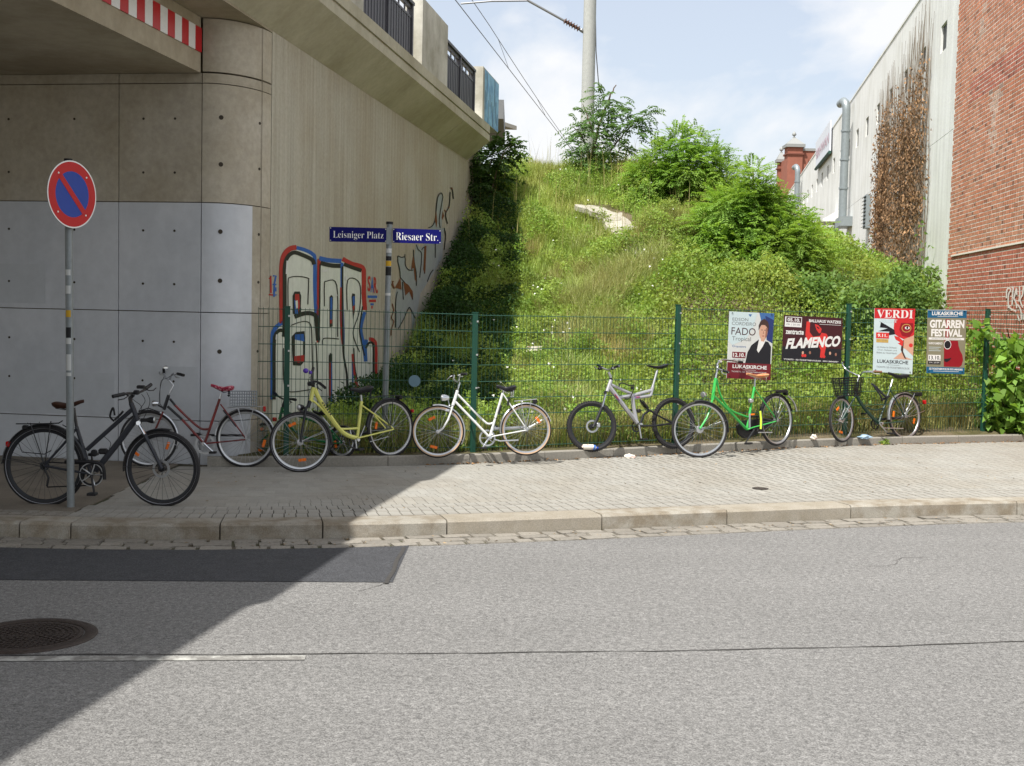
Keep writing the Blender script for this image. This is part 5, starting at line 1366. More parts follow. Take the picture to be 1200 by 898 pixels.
b.saddle((706,208), (846,222), M_saddle, .065, .095, M_chrome); b.part('seatpost', M_chrome, [([(752,258),(758,232)], .013)])
b.rack([(838,318),(900,312),(1005,302)], M_alu, (925,528), .055, .005); b.lump('tail_light', M_blackp, (990,318), (.05,.06,.06))
b.part('chain_guard', M_alu, [([(690,522,-.06),(920,512,-.06)], .018)]); b.ring_at((638,590), 62, -.05, M_alu, inner=.8); b.crank((655,584), (602,664), .08, M_chrome); b.part('kickstand', M_chrome, [([(690,600,.05),(730,612,.06),(868,606,.07)], .009)])
b.lamp((330,294), M_chrome, .042, 0, .09); b.part('lamp_bracket', M_chrome, [([(345,300),(358,350),(385,345)], .006)]); b.part('pump', M_blackp, [([(742,350,.03),(722,410,.03)], .013)]); b.part('seat_tube_clamp', M_blackp, [([(690,445,0),(712,440,0)], .014)]); b.part('rear_lock', M_blackp, [([(800,290,.05),(790,350,.06)], .012)])
b.cable([(392,150,-.12),(400,210,-.05),(395,330,-.01)]); b.lump('front_brake', M_chrome, (340,385), (.06,.08,.03))

# ---- silver full-suspension mountain bike
b = Bike('silver mountain bike with knobbly tyres and black fork leaning on the fence', (650,410,6.906), (962,806), (300,832), .2, .2, R(7))
Wr = b.wheel((962,594), 206, None, .052, M_rimdark, None, M_spoke_d, knob=True, hubm=M_blackm); Wf = b.wheel((300,620), 207, R(9), .052, M_rimdark, None, M_spoke_d, knob=True, hubm=M_blackm, rotor=.08, hub=.03)
b.part('frame', M_silf, [([(456,246),(424,338)], .024), ([(440,296),(560,455),(668,592)], .03), ([(456,282),(540,322),(625,358)], .02), ([(522,388),(640,368),(776,330)], .022), ([(640,392),(770,372)], .022), ([(628,372),(640,470),(664,590)], .026), ([(776,372),(792,304)], .022)])
b.part('frame_decal', mat('blue_red_decal', srgb(92,84,150), .4, col2=srgb(160,50,50), mscale=9), [([(488,362,.025),(525,412,.025)], .009), ([(650,388,.018),(690,382,.018)], .009)])
b.part('fork', M_blackm, [(q, .019) for q in b.pair([(384,462),(350,545),(312,628)], .06)]+[([(372,480,-.06),(372,480,.06)], .014)])
b.part('fork_stanchion', M_chrome, [(q, .0145) for q in b.pair([(414,352),(384,462)], .06)]); b.part('fork_crown', M_blackm, [([(408,346,-.07),(408,346,.07)], .022)])
b.part('stem', M_alu, [([(456,246),(452,215),(436,180)], .018)]); b.part('stem_clamp', M_blackm, [([(458,250),(455,228)], .022)])
b.bars([(350,122,-.3),(385,146,-.18),(425,162,-.04),(452,158,.08),(480,143,.17),(522,131,.3)], M_alu, .13, .13); b.lump('shifter', M_blackp, (366,152), (.05,.05,.04), -.2); b.lump('shifter', M_blackp, (470,150), (.04,.05,.04), .16)
b.part('seatpost', M_alu, [([(788,318),(830,165)], .0145)]); b.part('seat_clamp', M_alu, [([(790,314),(796,292)], .02)]); b.saddle((745,133), (912,131), M_saddle, .035, .07)
m = MB()
pts = [b.p(690,405).lerp(b.p(762,488), k/24) for k in range(25)]
b.part('rear_shock', M_blackm, [([(690,405),(762,488)], .012)]); ax = (pts[-1]-pts[0]).normalized(); o1 = ax.orthogonal().normalized(); o2 = ax.cross(o1)
m.tube([p+(o1*math.cos(k*1.6)+o2*math.sin(k*1.6))*.026 for k, p in enumerate([b.p(700,415).lerp(b.p(752,478), k/30) for k in range(31)])], .006, 5).build('shock_spring', M_blackm, b.t, smooth=True)
b.part('swingarm', M_blackm, [(q, .013) for q in b.pair([(682,616),(820,614),(958,596)], .06)+b.pair([(770,490),(860,545),(958,594)], .06)]+[([(770,490),(720,525),(690,610)], .016)])
b.ring_at((660,622), 46, -.055, M_blackm); b.crank((682,606), (702,726), .085, M_alu); b.lump('front_derailleur', M_blackp, (680,495), (.05,.05,.05))
b.part('cable_lock', M_blackp, [([(520,304,.03),(530,272,.04),(565,275,.04),(610,292,.03),(640,290,.03),(628,350,.04),(602,395,.04),(570,398,.03)], .008, True)]); b.part('lock_body', M_blackp, [([(622,300,.03),(630,320,.03)], .018)])
b.lump('disc_caliper', M_alu, (352,610), (.05,.04,.06), .06)

# ---- bright green bicycle below the posters
b = Bike('bright green bicycle with tan saddle and black chain case below the posters', (780,410,6.653), (862,745), (265,842), .2, KH, R(5))
Wr = b.wheel((862,548), 197, None, .036, M_alu); Wf = b.wheel((265,622), 219, R(3), .038, M_alu, hub=.045)
b.fender(Wr, 10, 165, M_blackm, tail=(60, 150)); b.fender(Wf, 83, 190, M_blackm, tail=(165,))
b.part('frame', M_grnf, [([(390,222),(366,388)], .021), ([(372,358),(500,482),(632,620)], .018), ([(398,232),(418,325),(458,412),(520,478),(642,526)], .0135, True), ([(692,290),(634,618)], .0165)]+[(q, .0085) for q in b.pair([(696,308),(868,546)], .055)+b.pair([(640,622),(680,606),(862,558)], .055)])
b.part('fork', M_grnf, [(q, .0125) for q in b.pair([(364,392),(352,450),(322,530),(268,616)], .052)]+[([(366,388,-.055),(366,388,.055)], .015)])
b.part('stem', M_chrome, [([(390,222),(402,160),(408,120)], .0125)])
b.bars([(598,98,-.3),(520,86,-.27),(445,78,-.16),(412,100,-.06),(402,140,0),(430,158,.12),(492,176,.28)], M_chrome, .14, .12)
b.lump('bell', M_chrome, (422,92), (.05,.05,.04), -.1); b.lump('brake_mount', M_blackp, (440,160), (.05,.05,.04), .1)
b.saddle((632,190), (782,204), M_tanl, .05, .1, M_chrome); b.part('seatpost', M_chrome, [([(692,292),(694,226)], .0135)])
b.rack([(762,328),(860,318),(940,312)], M_blackm, (862,548), .06, .007); b.lump('rack_box', M_blackp, (900,325), (.14,.1,.035)); b.lump('tail_light', M_blackp, (935,335), (.05,.07,.07)); b.part('mudguard_end', M_alu, [([(955,360),(1000,410),(1022,480)], .012, True)])
cc = [b.p(x, y, -.055) for x, y in ((560,590),(600,552),(660,548),(760,535),(840,535),(835,575),(770,632),(690,672),(620,692),(575,660))]
MB().prism(cc, -b.pn*.035).build('chain_case', M_blackp, b.t, bevel=.004)
b.part('strap', M_neon, [([(738,478,.065),(744,540,.068),(742,618,.068)], .013)]); b.lump('frame_lock', M_alu, (664,398), (.07,.06,.06), .02); b.part('lock_arm', M_spoke, [([(656,500,.03),(654,560,.04),(655,620,.04)], .014)]); b.lump('reflector', M_orange, (680,505), (.06,.03,.02), .05)
b.crank((690,624), (620,730), .08, M_blackm); b.part('kickstand', M_alu, [([(720,645,.05),(830,645,.07)], .008)])
b.lamp((304,350), M_chrome, .04); b.part('lamp_bracket', M_chrome, [([(318,365),(345,395),(325,450)], .006)]); b.cable([(440,150,.1),(400,170,.1),(350,250,.05),(330,420,.02)]); b.cable([(440,85,-.15),(380,130,-.1),(375,230,0)])

# ---- dark green bicycle with basket at the right
b = Bike('dark green bicycle with black wire basket and silver mudguards at the right', (960,410,7.807), (780,812), (205,842), .2, .2, R(6))
Wr = b.wheel((780,610), 203, None, .036, M_alu, refl=((10,.75),(200,.7))); Wf = b.wheel((205,640), 202, R(44), .036, M_alu, refl=((60,.62),(280,.62)))
b.fender(Wr, -6, 168, M_alu, tail=(60, 150)); b.fender(Wf, 70, 110, M_blackm, tail=())
b.part('frame', M_dkgrn, [([(352,290),(328,430)], .02), ([(332,395),(388,498),(460,588),(542,672)], .025, True), ([(440,528),(480,545),(530,550),(592,534)], .0125, True), ([(652,340),(542,678)], .016)]+[(q, .009) for q in b.pair([(646,360),(690,440),(780,612)], .05)+b.pair([(545,676),(780,655)], .05)])
b.part('fork', M_dkgrn, [(q, .012) for q in b.pair([(322,440),(285,505),(208,638)], .05)]); b.part('stem', M_alu, [([(352,290),(366,238)], .013)])
b.bars([(240,104,-.28),(212,128,-.27),(248,182,-.2),(318,220,-.06),(368,236,0),(405,206,.08),(480,199,.18),(575,203,.28)], M_chrome, .07, .13, mat('brown_grip', srgb(110,76,56), .6))
b.saddle((632,216), (800,244), M_saddle, .055, .1, M_blackm); b.part('seatpost', M_alu, [([(652,340),(672,272)], .013)])
b.rack([(700,408),(780,385),(932,398)], M_blackm, (780,612), .06, .007); b.lump('rack_box', M_blackp, (900,408), (.1,.12,.06)); b.lump('tail_light', M_redl, (962,480), (.03,.06,.06))
f = b.heading(R(44)); sd_ = f.cross(b.pu); q = MB(); c = b.p(268,420)+f*.02
def bk(i, j, k): # i across -1..1, j along 0..1, k up 0..1
    g = .8+.2*k; return c+sd_*(i*.18*g)+f*((j-.5)*.27*g)+b.pu*(k*.25)
for k in np.linspace(0, 1, 8):
    P = [bk(-1,0,k), bk(1,0,k), bk(1,1,k), bk(-1,1,k)]; q.tube(P, .0042 if 0 < k < 1 else .007, 4, closed=True)
for t in np.linspace(-1, 1, 12):
    for j in (0, 1): q.tube([bk(t,j,0), bk(t,j,1)], .0042, 4)
    q.tube([bk(t,0,0), bk(t,1,0)], .0042, 4)
for t in np.linspace(0, 1, 9):
    for i in (-1, 1): q.tube([bk(i,t,0), bk(i,t,1)], .0042, 4)
q.build('wire_basket', M_blackm, b.t)['kind'] = 'stuff'
b.lump('rear_clamp', M_blackp, (340,380), (.05,.06,.1))
b.lamp((266,556), M_chrome, .04, .03); b.part('dynamo', M_chrome, [([(175,645,.05),(215,662,.05)], .014)])
b.ring_at((510,680), 50, -.05, M_blackm); b.crank((552,674), (625,765), .08, M_alu); b.part('kickstand', M_chrome, [([(590,715,.05),(770,720,.07)], .008)]); b.part('chain_guard', M_blackm, [([(520,640,-.06),(760,620,-.06)], .02)])
b.part('carrier_arm', M_anth, [([(480,312,.05),(520,340,.05),(575,400,.05),(620,435,.05)], .016, True), ([(500,330,.08),(560,420,.08),(575,460,.06)], .013, True)]); b.part('carrier_clamp', M_blackp, [([(570,462,.02),(640,425,.03)], .018)])
b.part('mudguard_stay', M_chrome, [([(780,620,.06),(870,600,.07),(968,556,.06)], .0045)])
# ================================================================== plants
def leafmat(name, c, c2, ms=1.2, trans=.4, rough=.55):
    return mat(name, srgb(*c), rough, col2=srgb(*c2), mscale=ms, mlo=.38, mhi=.62, tint=True, trans=trans, spec=.25)
L_locust = leafmat('locust_leaf', (108,146,60), (134,164,76)); L_ash = leafmat('ash_leaf', (78,108,58), (96,126,68)); L_dark = leafmat('dark_shrub_leaf', (60,84,42), (78,104,50))
L_bramble = leafmat('bramble_leaf', (126,158,72), (150,164,84), 1.3); L_ivy = leafmat('ivy_leaf', (104,136,72), (124,150,82)); L_hazel = leafmat('hazel_leaf', (112,150,62), (128,162,76), 3); L_weed = leafmat('weed_leaf', (130,162,76), (152,170,88), 1.5)
L_dead = mat('dead_ivy_leaf', srgb(160,126,92), .8, col2=srgb(114,92,70), mscale=3, tint=True, trans=.1)
L_grass = leafmat('meadow_grass_blade', (142,168,80), (162,170,96), .8, .3); L_dry = leafmat('dry_grass_blade', (178,168,112), (150,150,90), 1.2, .2)
M_bark = mat('brown_bark', srgb(92,78,62), .9, var=.2, vscale=30, bump=.5, bscale=40); M_twig = mat('ivy_stem', srgb(120,108,94), .9, var=.15)

def leaf_mesh(name, pos, axis, nrm, length, width, mt, parent=None, tint=None, fold=.25, kind='stuff', label=None, cat=None):
    pos, axis, nrm = np.asarray(pos, float), np.asarray(axis, float), np.asarray(nrm, float)
    n = len(pos); length = np.broadcast_to(length, n)[:, None]; width = np.broadcast_to(width, n)[:, None]
    axis = axis/np.linalg.norm(axis, axis=1, keepdims=True)
    side = np.cross(nrm, axis); side /= (np.linalg.norm(side, axis=1, keepdims=True)+1e-9); up = np.cross(axis, side)
    a = pos; b = pos+axis*length*.45+side*width/2+up*width*fold; c = pos+axis*length-up*length*.12; d = pos+axis*length*.45-side*width/2+up*width*fold
    V = np.stack([a, b, c, d], 1).reshape(-1, 3)
    if parent is not None:
        M = np.array(WM[parent.name].inverted()); V = V @ M[:3, :3].T+M[:3, 3]
    me = bpy.data.meshes.new(name); me.vertices.add(4*n); me.vertices.foreach_set('co', V.astype(np.float32).ravel())
    me.loops.add(4*n); me.loops.foreach_set('vertex_index', np.arange(4*n, dtype=np.int32)); me.polygons.add(n)
    me.polygons.foreach_set('loop_start', np.arange(0, 4*n, 4, dtype=np.int32)); me.polygons.foreach_set('loop_total', np.full(n, 4, dtype=np.int32))
    me.materials.append(mt)
    t = me.attributes.new('tint', 'FLOAT', 'FACE'); t.data.foreach_set('value', (np.ones(n) if tint is None else tint).astype(np.float32))
    me.update(); me.validate()
    o = bpy.data.objects.new(name, me); COL.objects.link(o)
    if parent is not None: o.parent = parent
    o['kind'] = kind
    if label: tag(o, label, cat)
    return o
def rand_dirs(n, upb=0.0):
    v = rng.normal(size=(n, 3)); v[:, 2] += upb; return v/np.linalg.norm(v, axis=1, keepdims=True)
def clump_tint(P, f=1.6, amp=.3):
    return np.array([1+amp*mnoise.noise(Vector(p)*f) for p in P])
def fronds(starts, dirs, L, pairs, ll, lw, droop=.5):
    P, A, N = [], [], []
    for s, d in zip(starts, dirs):
        d = Vector(d).normalized(); s = Vector(s); l = L*random.uniform(.65, 1.2); side = d.cross(UP)
        side = side.normalized() if side.length > .05 else Vector((1,0,0)); side = (side+UP*random.uniform(-.35, .35)).normalized()
        for k in range(pairs):
            t = (k+1)/pairs; p = s+d*l*t-UP*droop*l*t*t*.6; dd = (d-UP*droop*t*1.2).normalized(); up = side.cross(dd)
            for sg in (-1, 1):
                P.append(p); A.append(side*sg+dd*.45+UP*random.uniform(-.25, .1)); N.append(up+Vector((random.uniform(-.3,.3), random.uniform(-.3,.3), random.uniform(-.2,.3))))
        P.append(s+d*l-UP*droop*l*.6); A.append(dd); N.append(up)
    n = len(P); sz = rng.uniform(.75, 1.2, n)
    return P, A, N, ll*sz, lw*sz
def dxy(px, py, depth): return at_depth(px, py, depth)
def stems_of(t, paths, r0, mt=M_bark, name='trunk'):
    for i, p in enumerate(paths):
        m = MB(); n = len(p); pts = []
        for k in range(n-1):
            for q in range(4): pts.append(p[k].lerp(p[k+1], q/4)+Vector((random.uniform(-.02,.02), random.uniform(-.02,.02), 0)))
        pts.append(p[-1]); rr = [r0*(1 if i == 0 else .6)*(1-.8*k/len(pts)) for k in range(len(pts))]
        m.tube(pts, rr, 6).build(name if i == 0 else 'limb', mt, t, smooth=True)
def blob_points(blobs, n, shell=.6):                  # blobs: (centre, rx, ry, rz, weight)
    w = np.array([b[4] for b in blobs], float); w /= w.sum(); out = []; nor = []
    for i in rng.choice(len(blobs), n, p=w):
        c, rx, ry, rz, _ = blobs[i]; d = rand_dirs(1)[0]; r_ = rng.uniform(shell, 1)**.6
        out.append((c.x+d[0]*rx*r_, c.y+d[1]*ry*r_, c.z+d[2]*rz*r_)); nor.append(d)
    return np.array(out), np.array(nor)
def shrub(name, label, cat, base, depth, blobs_px, n, L, pairs, ll, lw, mt, paths_px, r0=.05, group=None, ydepth=1.0, droop=.5, shell=.35, tint_amp=.3):
    hit_ = bank_hit(*base) if depth is None else None
    depth = hit_.y+.25 if hit_ else depth
    bz = dxy(*base, depth); gz = bank_z(bz.x, bz.y); root = Vector((bz.x, bz.y, gz))
    t = thing(name, label, cat, root, group=group); bl = []
    for px, py, rx, ry, w in blobs_px:
        dd = depth+random.uniform(-.3, .3); c = dxy(px, py, dd); k = dd/FPX
        bl.append((c, rx*k, max(rx, ry)*k*ydepth, ry*k, w))
    stems_of(t, [[root-UP*.1]+[dxy(x, y, depth+random.uniform(-.4, .4)) for x, y in p] for p in paths_px], r0)
    P, D = blob_points(bl, n, shell); D = D*np.array([1, 1, .7])+np.array([0, 0, .28])+rng.normal(size=D.shape)*.35
    if pairs:
        p, a, nn, l_, w_ = fronds(P, D, L, pairs, ll, lw, droop)
    else:
        p = P+rng.normal(size=P.shape)*.03; a = rand_dirs(len(P))+D*.6-np.array([0,0,.35]); nn = rand_dirs(len(P), 1.2); sz = rng.uniform(.6, 1.2, len(P)); l_, w_ = ll*sz, lw*sz
    tn = clump_tint([tuple(x) for x in p], 1.7, tint_amp)*rng.normal(1, .13, len(p))
    leaf_mesh('foliage', [tuple(x) for x in p], [tuple(x) for x in a], [tuple(x) for x in nn], l_, w_, mt, t, np.clip(tn, .45, 1.7))
    return t
shrub('young_tree', 'young dark green tree standing against the catenary mast on the crest', 'tree', (695,214), 28.4,
      [(700,160,26,40,3),(712,120,20,22,1.4),(735,150,22,22,1.3),(752,134,14,9,.6),(680,150,14,12,.6),(690,190,20,18,1.4),(720,176,18,18,.9),(674,168,9,7,.3)],
      330, .36, 7, .10, .042, L_ash, [[(694,180),(702,148),(714,114),(722,100)],[(706,188),(728,160),(745,141),(764,131)],[(690,178),(682,158),(670,148)],[(698,170),(690,140),(683,122)],[(712,195),(724,178),(735,165)]], .05, droop=.75, shell=.1, ydepth=.8)
shrub('locust_shrub', 'round bright green locust shrub on the crest right of the mast', 'shrub', (792,246), None,
      [(796,170,16,18,.7),(776,186,18,18,.8),(760,206,20,16,.8),(805,196,24,24,1.3),(832,190,18,16,.8),(846,206,16,18,.7),(790,216,26,20,1.2),(752,226,18,14,.6),(824,222,24,20,1),(846,230,18,16,.6),(815,166,10,9,.25)],
      1700, .40, 9, .066, .028, L_locust, [[(792,215),(796,185),(800,155)],[(780,215),(765,190)],[(805,215),(828,190),(842,178)],[(785,225),(752,205)]], .06)
shrub('locust_shrub', 'pale green locust bushes spreading down the slope towards the warehouse', 'shrub', (880,318), None,
      [(848,242,22,16,.8),(872,236,20,18,.9),(900,246,22,18,1),(926,262,22,18,.9),(944,282,20,20,.8),(958,304,14,18,.5),(882,206,10,12,.35),(890,222,12,10,.4),(836,264,26,18,.9),(872,268,28,22,1.3),(908,282,28,22,1.3),(930,306,26,20,.9),(880,300,34,20,1.2),(845,290,26,16,.8),(915,236,8,8,.2)],
      2500, .40, 9, .066, .028, L_locust, [[(880,270),(884,230),(882,200)],[(870,270),(850,240)],[(895,280),(920,255),(935,250)],[(905,290),(945,275)]], .05, ydepth=1.7, shell=.1)
shrub('dark_shrub', 'dark shrub growing at the end of the bridge cornice', 'shrub', (572,232), 26.5,
      [(570,190,22,26,2),(585,182,18,16,1),(560,215,16,18,1),(598,172,9,8,.4),(580,212,16,18,.8)], 300, .34, 5, .11, .06, L_dark, [[(572,205),(578,180)],[(580,205),(592,175),(606,166)]], .03, droop=.6, shell=.1)
shrub('elder_bush', 'grey green bush in front of the warehouse wall behind the wide dark red poster', 'shrub', (960,400), 22.5,
      [(940,345,34,28,1.4),(975,352,36,34,1.8),(950,395,50,34,1.8),(905,370,34,30,1.2)], 5200, 0, 0, .1, .06, L_ivy, [[(958,370),(970,335)],[(950,375),(930,345)]], .04, shell=.3)
shrub('elder_bush', 'ivy covered bush at the foot of the dead climber beside the brick edge', 'shrub', (1055,400), 21.5,
      [(1010,358,28,30,1.2),(1050,352,36,32,1.8),(1085,368,22,34,1),(1062,325,18,16,.5),(1092,335,7,24,.3),(1045,400,56,34,1.8)], 5600, 0, 0, .095, .06, L_ivy, [[(1055,370),(1060,330)],[(1080,370),(1092,320)],[(1030,375),(1012,345)]], .04, shell=.3)
hz = shrub('hazel_bush', 'broad leaved green bush hanging over the edging at the right end of the fence', 'shrub', (1185,508), 18.3,
      [(1175,470,30,34,2),(1200,430,34,40,2),(1160,498,22,16,.9),(1165,410,24,20,.6),(1148,388,14,10,.2),(1205,490,30,28,1.5),(1172,508,16,10,.6),(1230,450,40,60,2)], 1750, 0, 0, .17, .125, L_hazel, [[(1185,470),(1190,420),(1180,385)],[(1178,480),(1160,440),(1148,395)],[(1195,470),(1215,410)]], .025, shell=.2, ydepth=.55, tint_amp=.22)

CHAN = [bank_hit(x, y) for x, y in ((699,247),(707,251),(716,256),(725,264),(734,272))]
# ---- thicket of brambles over the right part of the slope, weeds over the left, as masses
def region_points(n, x0, x1, y0, y1, keep):
    out = []
    while len(out) < n:
        X = rng.uniform(x0, x1, 4000); Y = rng.uniform(y0, y1, 4000)
        for x, y in zip(X, Y):
            if y < edge_y(x)+.42: continue
            u, v = to_uv(x, y)
            if u < .12: continue
            if (x-8.69)*-.9874+(y-24)*.158 < .15 and y > 23.5: continue       # inside the warehouse
            if y <= 24 and x > 8.69-.11*(24-y)-.1: continue
            if min((x-q.x)**2+(y-q.y)**2 for q in CHAN) < .10: continue
            if keep(x, y, u, v): out.append((x, y, bank_z(x, y)))
            if len(out) >= n: break
    return np.array(out)
bx = [bank_hit(*p) for p in ((708,480),(712,440),(725,390),(745,340),(772,300),(800,270))]
bys, bxs = [p.y for p in bx], [p.x for p in bx]
def thick_side(x, y): return x-np.interp(y, bys, bxs)-.5*mnoise.noise(Vector((x*1.3, y*1.3, 5)))
def mass(name, label, cat, n, box, keep, hfun, size, asp, mt, amp=.35):
    G_ = region_points(n, *box, keep); h = np.array([hfun(p[0], p[1]) for p in G_])
    P = G_.copy(); P[:, 2] += h*np.sqrt(rng.uniform(.02, 1, n)); P[:, :2] += rng.normal(size=(n, 2))*.05
    sz = rng.uniform(.55, 1.25, n)*size; tn = clump_tint(P, 1.5, amp)*rng.normal(1, .16, n)
    return leaf_mesh(name, P, rand_dirs(n, -.1), rand_dirs(n, 1.0), sz, sz*asp, mt, None, np.clip(tn, .4, 1.8), label=label, cat=cat)
mound = lambda x, y: max(.12, .55+.75*mnoise.noise(Vector((x*.8, y*.8, 1)))+.3*mnoise.noise(Vector((x*2.2, y*2.2, 4))))
mass('bramble_thicket', 'yellow green bramble thicket covering the right side of the slope', 'brambles', 105000, (1, 12, 15, 31), lambda x, y, u, v: thick_side(x, y) > 0 and random.random() < min(1, .35+thick_side(x, y)), lambda x, y: mound(x, y)*(min(1, .35+thick_side(x, y)*.7)), .066, .66, L_bramble)
mass('low_weeds', 'low leafy weeds and nettles among the grass of the slope', 'weeds', 120000, (-3, 6, 14, 30), lambda x, y, u, v: mnoise.noise(Vector((x*.9, y*.9, 7)))*1.2+(.5 if u < 2.6 and v < 12 else 0)+(.15 if v < 9 else -.1) > -.12 and thick_side(x, y) < .5, lambda x, y: .08+.7*max(0, .3+mnoise.noise(Vector((x*1.3, y*1.3, 2)))+.4*mnoise.noise(Vector((x*3, y*3, 12)))), .058, .5, L_weed, .5)

def blades(name, label, cat, P, h, w, mt, lean=.45, tint=None):
    n = len(P); a = rng.uniform(0, 2*math.pi, n); dirv = np.stack([np.cos(a), np.sin(a), np.zeros(n)], 1); ln = rng.uniform(.1, 1, n)[:, None]*lean*h[:, None]
    s = np.stack([-np.sin(a), np.cos(a), np.zeros(n)], 1)*np.broadcast_to(w, n)[:, None]/2
    up = np.zeros((n, 3)); up[:, 2] = h
    b0, b1 = P-s, P+s; m0 = P+up*.55+dirv*ln*.35; c0, c1 = m0-s*.7, m0+s*.7; tp_ = P+up*.93+dirv*ln
    V = np.stack([b0, b1, c1, c0, tp_], 1).reshape(-1, 3); k = np.arange(n)*5
    loops = np.stack([k, k+1, k+2, k+3, k+3, k+2, k+4], 1).ravel().astype(np.int32)
    me = bpy.data.meshes.new(name); me.vertices.add(5*n); me.vertices.foreach_set('co', V.astype(np.float32).ravel()); me.loops.add(7*n); me.loops.foreach_set('vertex_index', loops)
    me.polygons.add(2*n); st_ = np.stack([np.arange(n)*7, np.arange(n)*7+4], 1).ravel(); me.polygons.foreach_set('loop_start', st_.astype(np.int32)); me.polygons.foreach_set('loop_total', np.tile([4, 3], n).astype(np.int32))
    me.materials.append(mt); t = me.attributes.new('tint', 'FLOAT', 'FACE'); t.data.foreach_set('value', np.repeat(np.ones(n) if tint is None else tint, 2).astype(np.float32)); me.update(); me.validate()
    o = bpy.data.objects.new(name, me); COL.objects.link(o); return tag(o, label, cat, kind='stuff')
L_nettle_shade = leafmat('nettle_leaf_shade_tone', (46,74,36), (60,88,44), 1.5)  # nettle green darkened so the bridge shadow on the slope looks deeper
mass('nettles', 'dense nettles beside the wing wall, darkened to deepen the bridge shadow', 'nettles', 42000, (-3, 4, 15, 29), lambda x, y, u, v: u < .35+.267*(6.8-bank_z(x, y))+.12*mnoise.noise(Vector((x*3, y*3, 8))) and 2.5 < v < 12.5 and mnoise.noise(Vector((x*.8, y*.8, 17))) > -.25, lambda x, y: .15+.6*max(0, .4+mnoise.noise(Vector((x*1.4, y*1.4, 19)))), .066, .5, L_nettle_shade, .4)  # growth stops along the computed bridge shadow edge, to sharpen that edge
gkeep = lambda x, y, u, v: thick_side(x, y) < .9 or random.random() < .12
G1 = region_points(90000, -3.2, 6.5, 13.5, 31, gkeep)
hh = np.array([.16+.22*max(0, .5+mnoise.noise(Vector((p[0]*.9, p[1]*.9, 11)))) for p in G1])*rng.uniform(.5, 1.3, len(G1))
blades('meadow_grass', 'green meadow grass over the sunny and shaded slope', 'grass', G1, hh, .014, L_grass, .8, np.clip(clump_tint(G1, 1.2, .3)*rng.normal(1, .15, len(G1)), .5, 1.6))
def dkeep(x, y, u, v):
    d = mnoise.noise(Vector((x*.8, y*.8, 21)))+.35*mnoise.noise(Vector((x*2.5, y*2.5, 22))); e = y-edge_y(x)
    if u < 2.6 and e > 1: return d > .5
    return (d > .26 and thick_side(x, y) < .8) or (e < 1.1 and random.random() < .8) or (v > 14.2 and thick_side(x, y) < 1 and d > .12)
G2 = region_points(34000, -3.2, 9.5, 13.5, 31, dkeep)
hh = rng.uniform(.15, .5, len(G2))
blades('dry_grass', 'straw coloured dry grass in patches and along the fence', 'grass', G2, hh, .009, L_dry, .9, np.clip(clump_tint(G2, 1.5, .3)*rng.normal(1, .15, len(G2)), .5, 1.6))
G5 = region_points(5200, -.5, 4, 17, 25, lambda x, y, u, v: u > 2.4 and thick_side(x, y) < .3 and mnoise.noise(Vector((x*.9, y*.9, 41))) > .12)
blades('arching_grass', 'long pale green grass arching over in the middle of the slope', 'grass', G5, rng.uniform(.3, .75, len(G5)), .011, leafmat('pale_grass_blade', (156,170,104), (172,170,116), 1.2, .25), 1.3, np.clip(rng.normal(1, .15, len(G5)), .6, 1.5))
G3 = region_points(420, -2.2, 5.5, 22, 31, lambda x, y, u, v: v > 11 and thick_side(x, y) < 1.6)
blades('tall_grass_stalks', 'tall thin grass stalks standing on the crest against the sky', 'grass', G3, rng.uniform(.6, 1.25, len(G3)), .010, L_dry, .25)
G4 = region_points(90, -1.5, 5, 16, 29, lambda x, y, u, v: u > 1 and thick_side(x, y) < .5 and mnoise.noise(Vector((x, y, 31))) > .1)
G4[:, 2] += rng.uniform(.3, .55, 90)
leaf_mesh('white_wildflowers', G4, rand_dirs(90), np.tile([0, -.5, 1.], (90, 1)), .045, .045, mat('white_petal', srgb(220,220,212), .6), label='scattered small white wildflowers in the slope grass', cat='flowers')

# ---- dead climber on the warehouse wall
iv = thing('dead_climber', 'dried brown climbing plant hanging on the pale warehouse wall', 'climber', wpt(3, 1.5), WD)
ia0, ia1 = wa(1090, 200)[0], wa(1027, 240)[0]
P, A, N = [], [], []
q = MB()
for k in range(140):
    a = rng.uniform(ia0, ia1); f = (a-ia0)/(ia1-ia0); top = 9.3-.6*f+rng.uniform(-1.6, .1); z0 = rng.uniform(1.2, 2.5)
    pts = [wpt(a+.18*math.sin(z*1.3+k)+.02*z*(k % 3-1), z, .03) for z in np.linspace(z0, top, 7)]
    q.tube(pts, [.012, .012, .011, .010, .008, .006, .003], 4)
    lt = min(top+.2, 7.5+rng.uniform(-1.3, .5)); lb = 4.7+rng.uniform(-1.2, .3)
    for z in rng.uniform(lb, max(lb+.3, lt), int(56*rng.uniform(.3, 1.3))).tolist()+rng.uniform(2.2, 4.9, 16).tolist():
        P.append(wpt(a+rng.normal(0, .13), z, rng.uniform(.03, .2))); A.append(Vector((rng.normal()*.5, rng.normal()*.5, -1))); N.append(WN+Vector(rng.normal(size=3)*.6))
q.build('stems', M_twig, iv)['kind'] = 'stuff'
leaf_mesh('dry_leaves', [tuple(p) for p in P], [tuple(p) for p in A], [tuple(p) for p in N], rng.uniform(.05, .11, len(P)), rng.uniform(.03, .065, len(P)), L_dead, iv, np.clip(rng.normal(1, .28, len(P)), .4, 1.8))
P, A, N = [], [], []
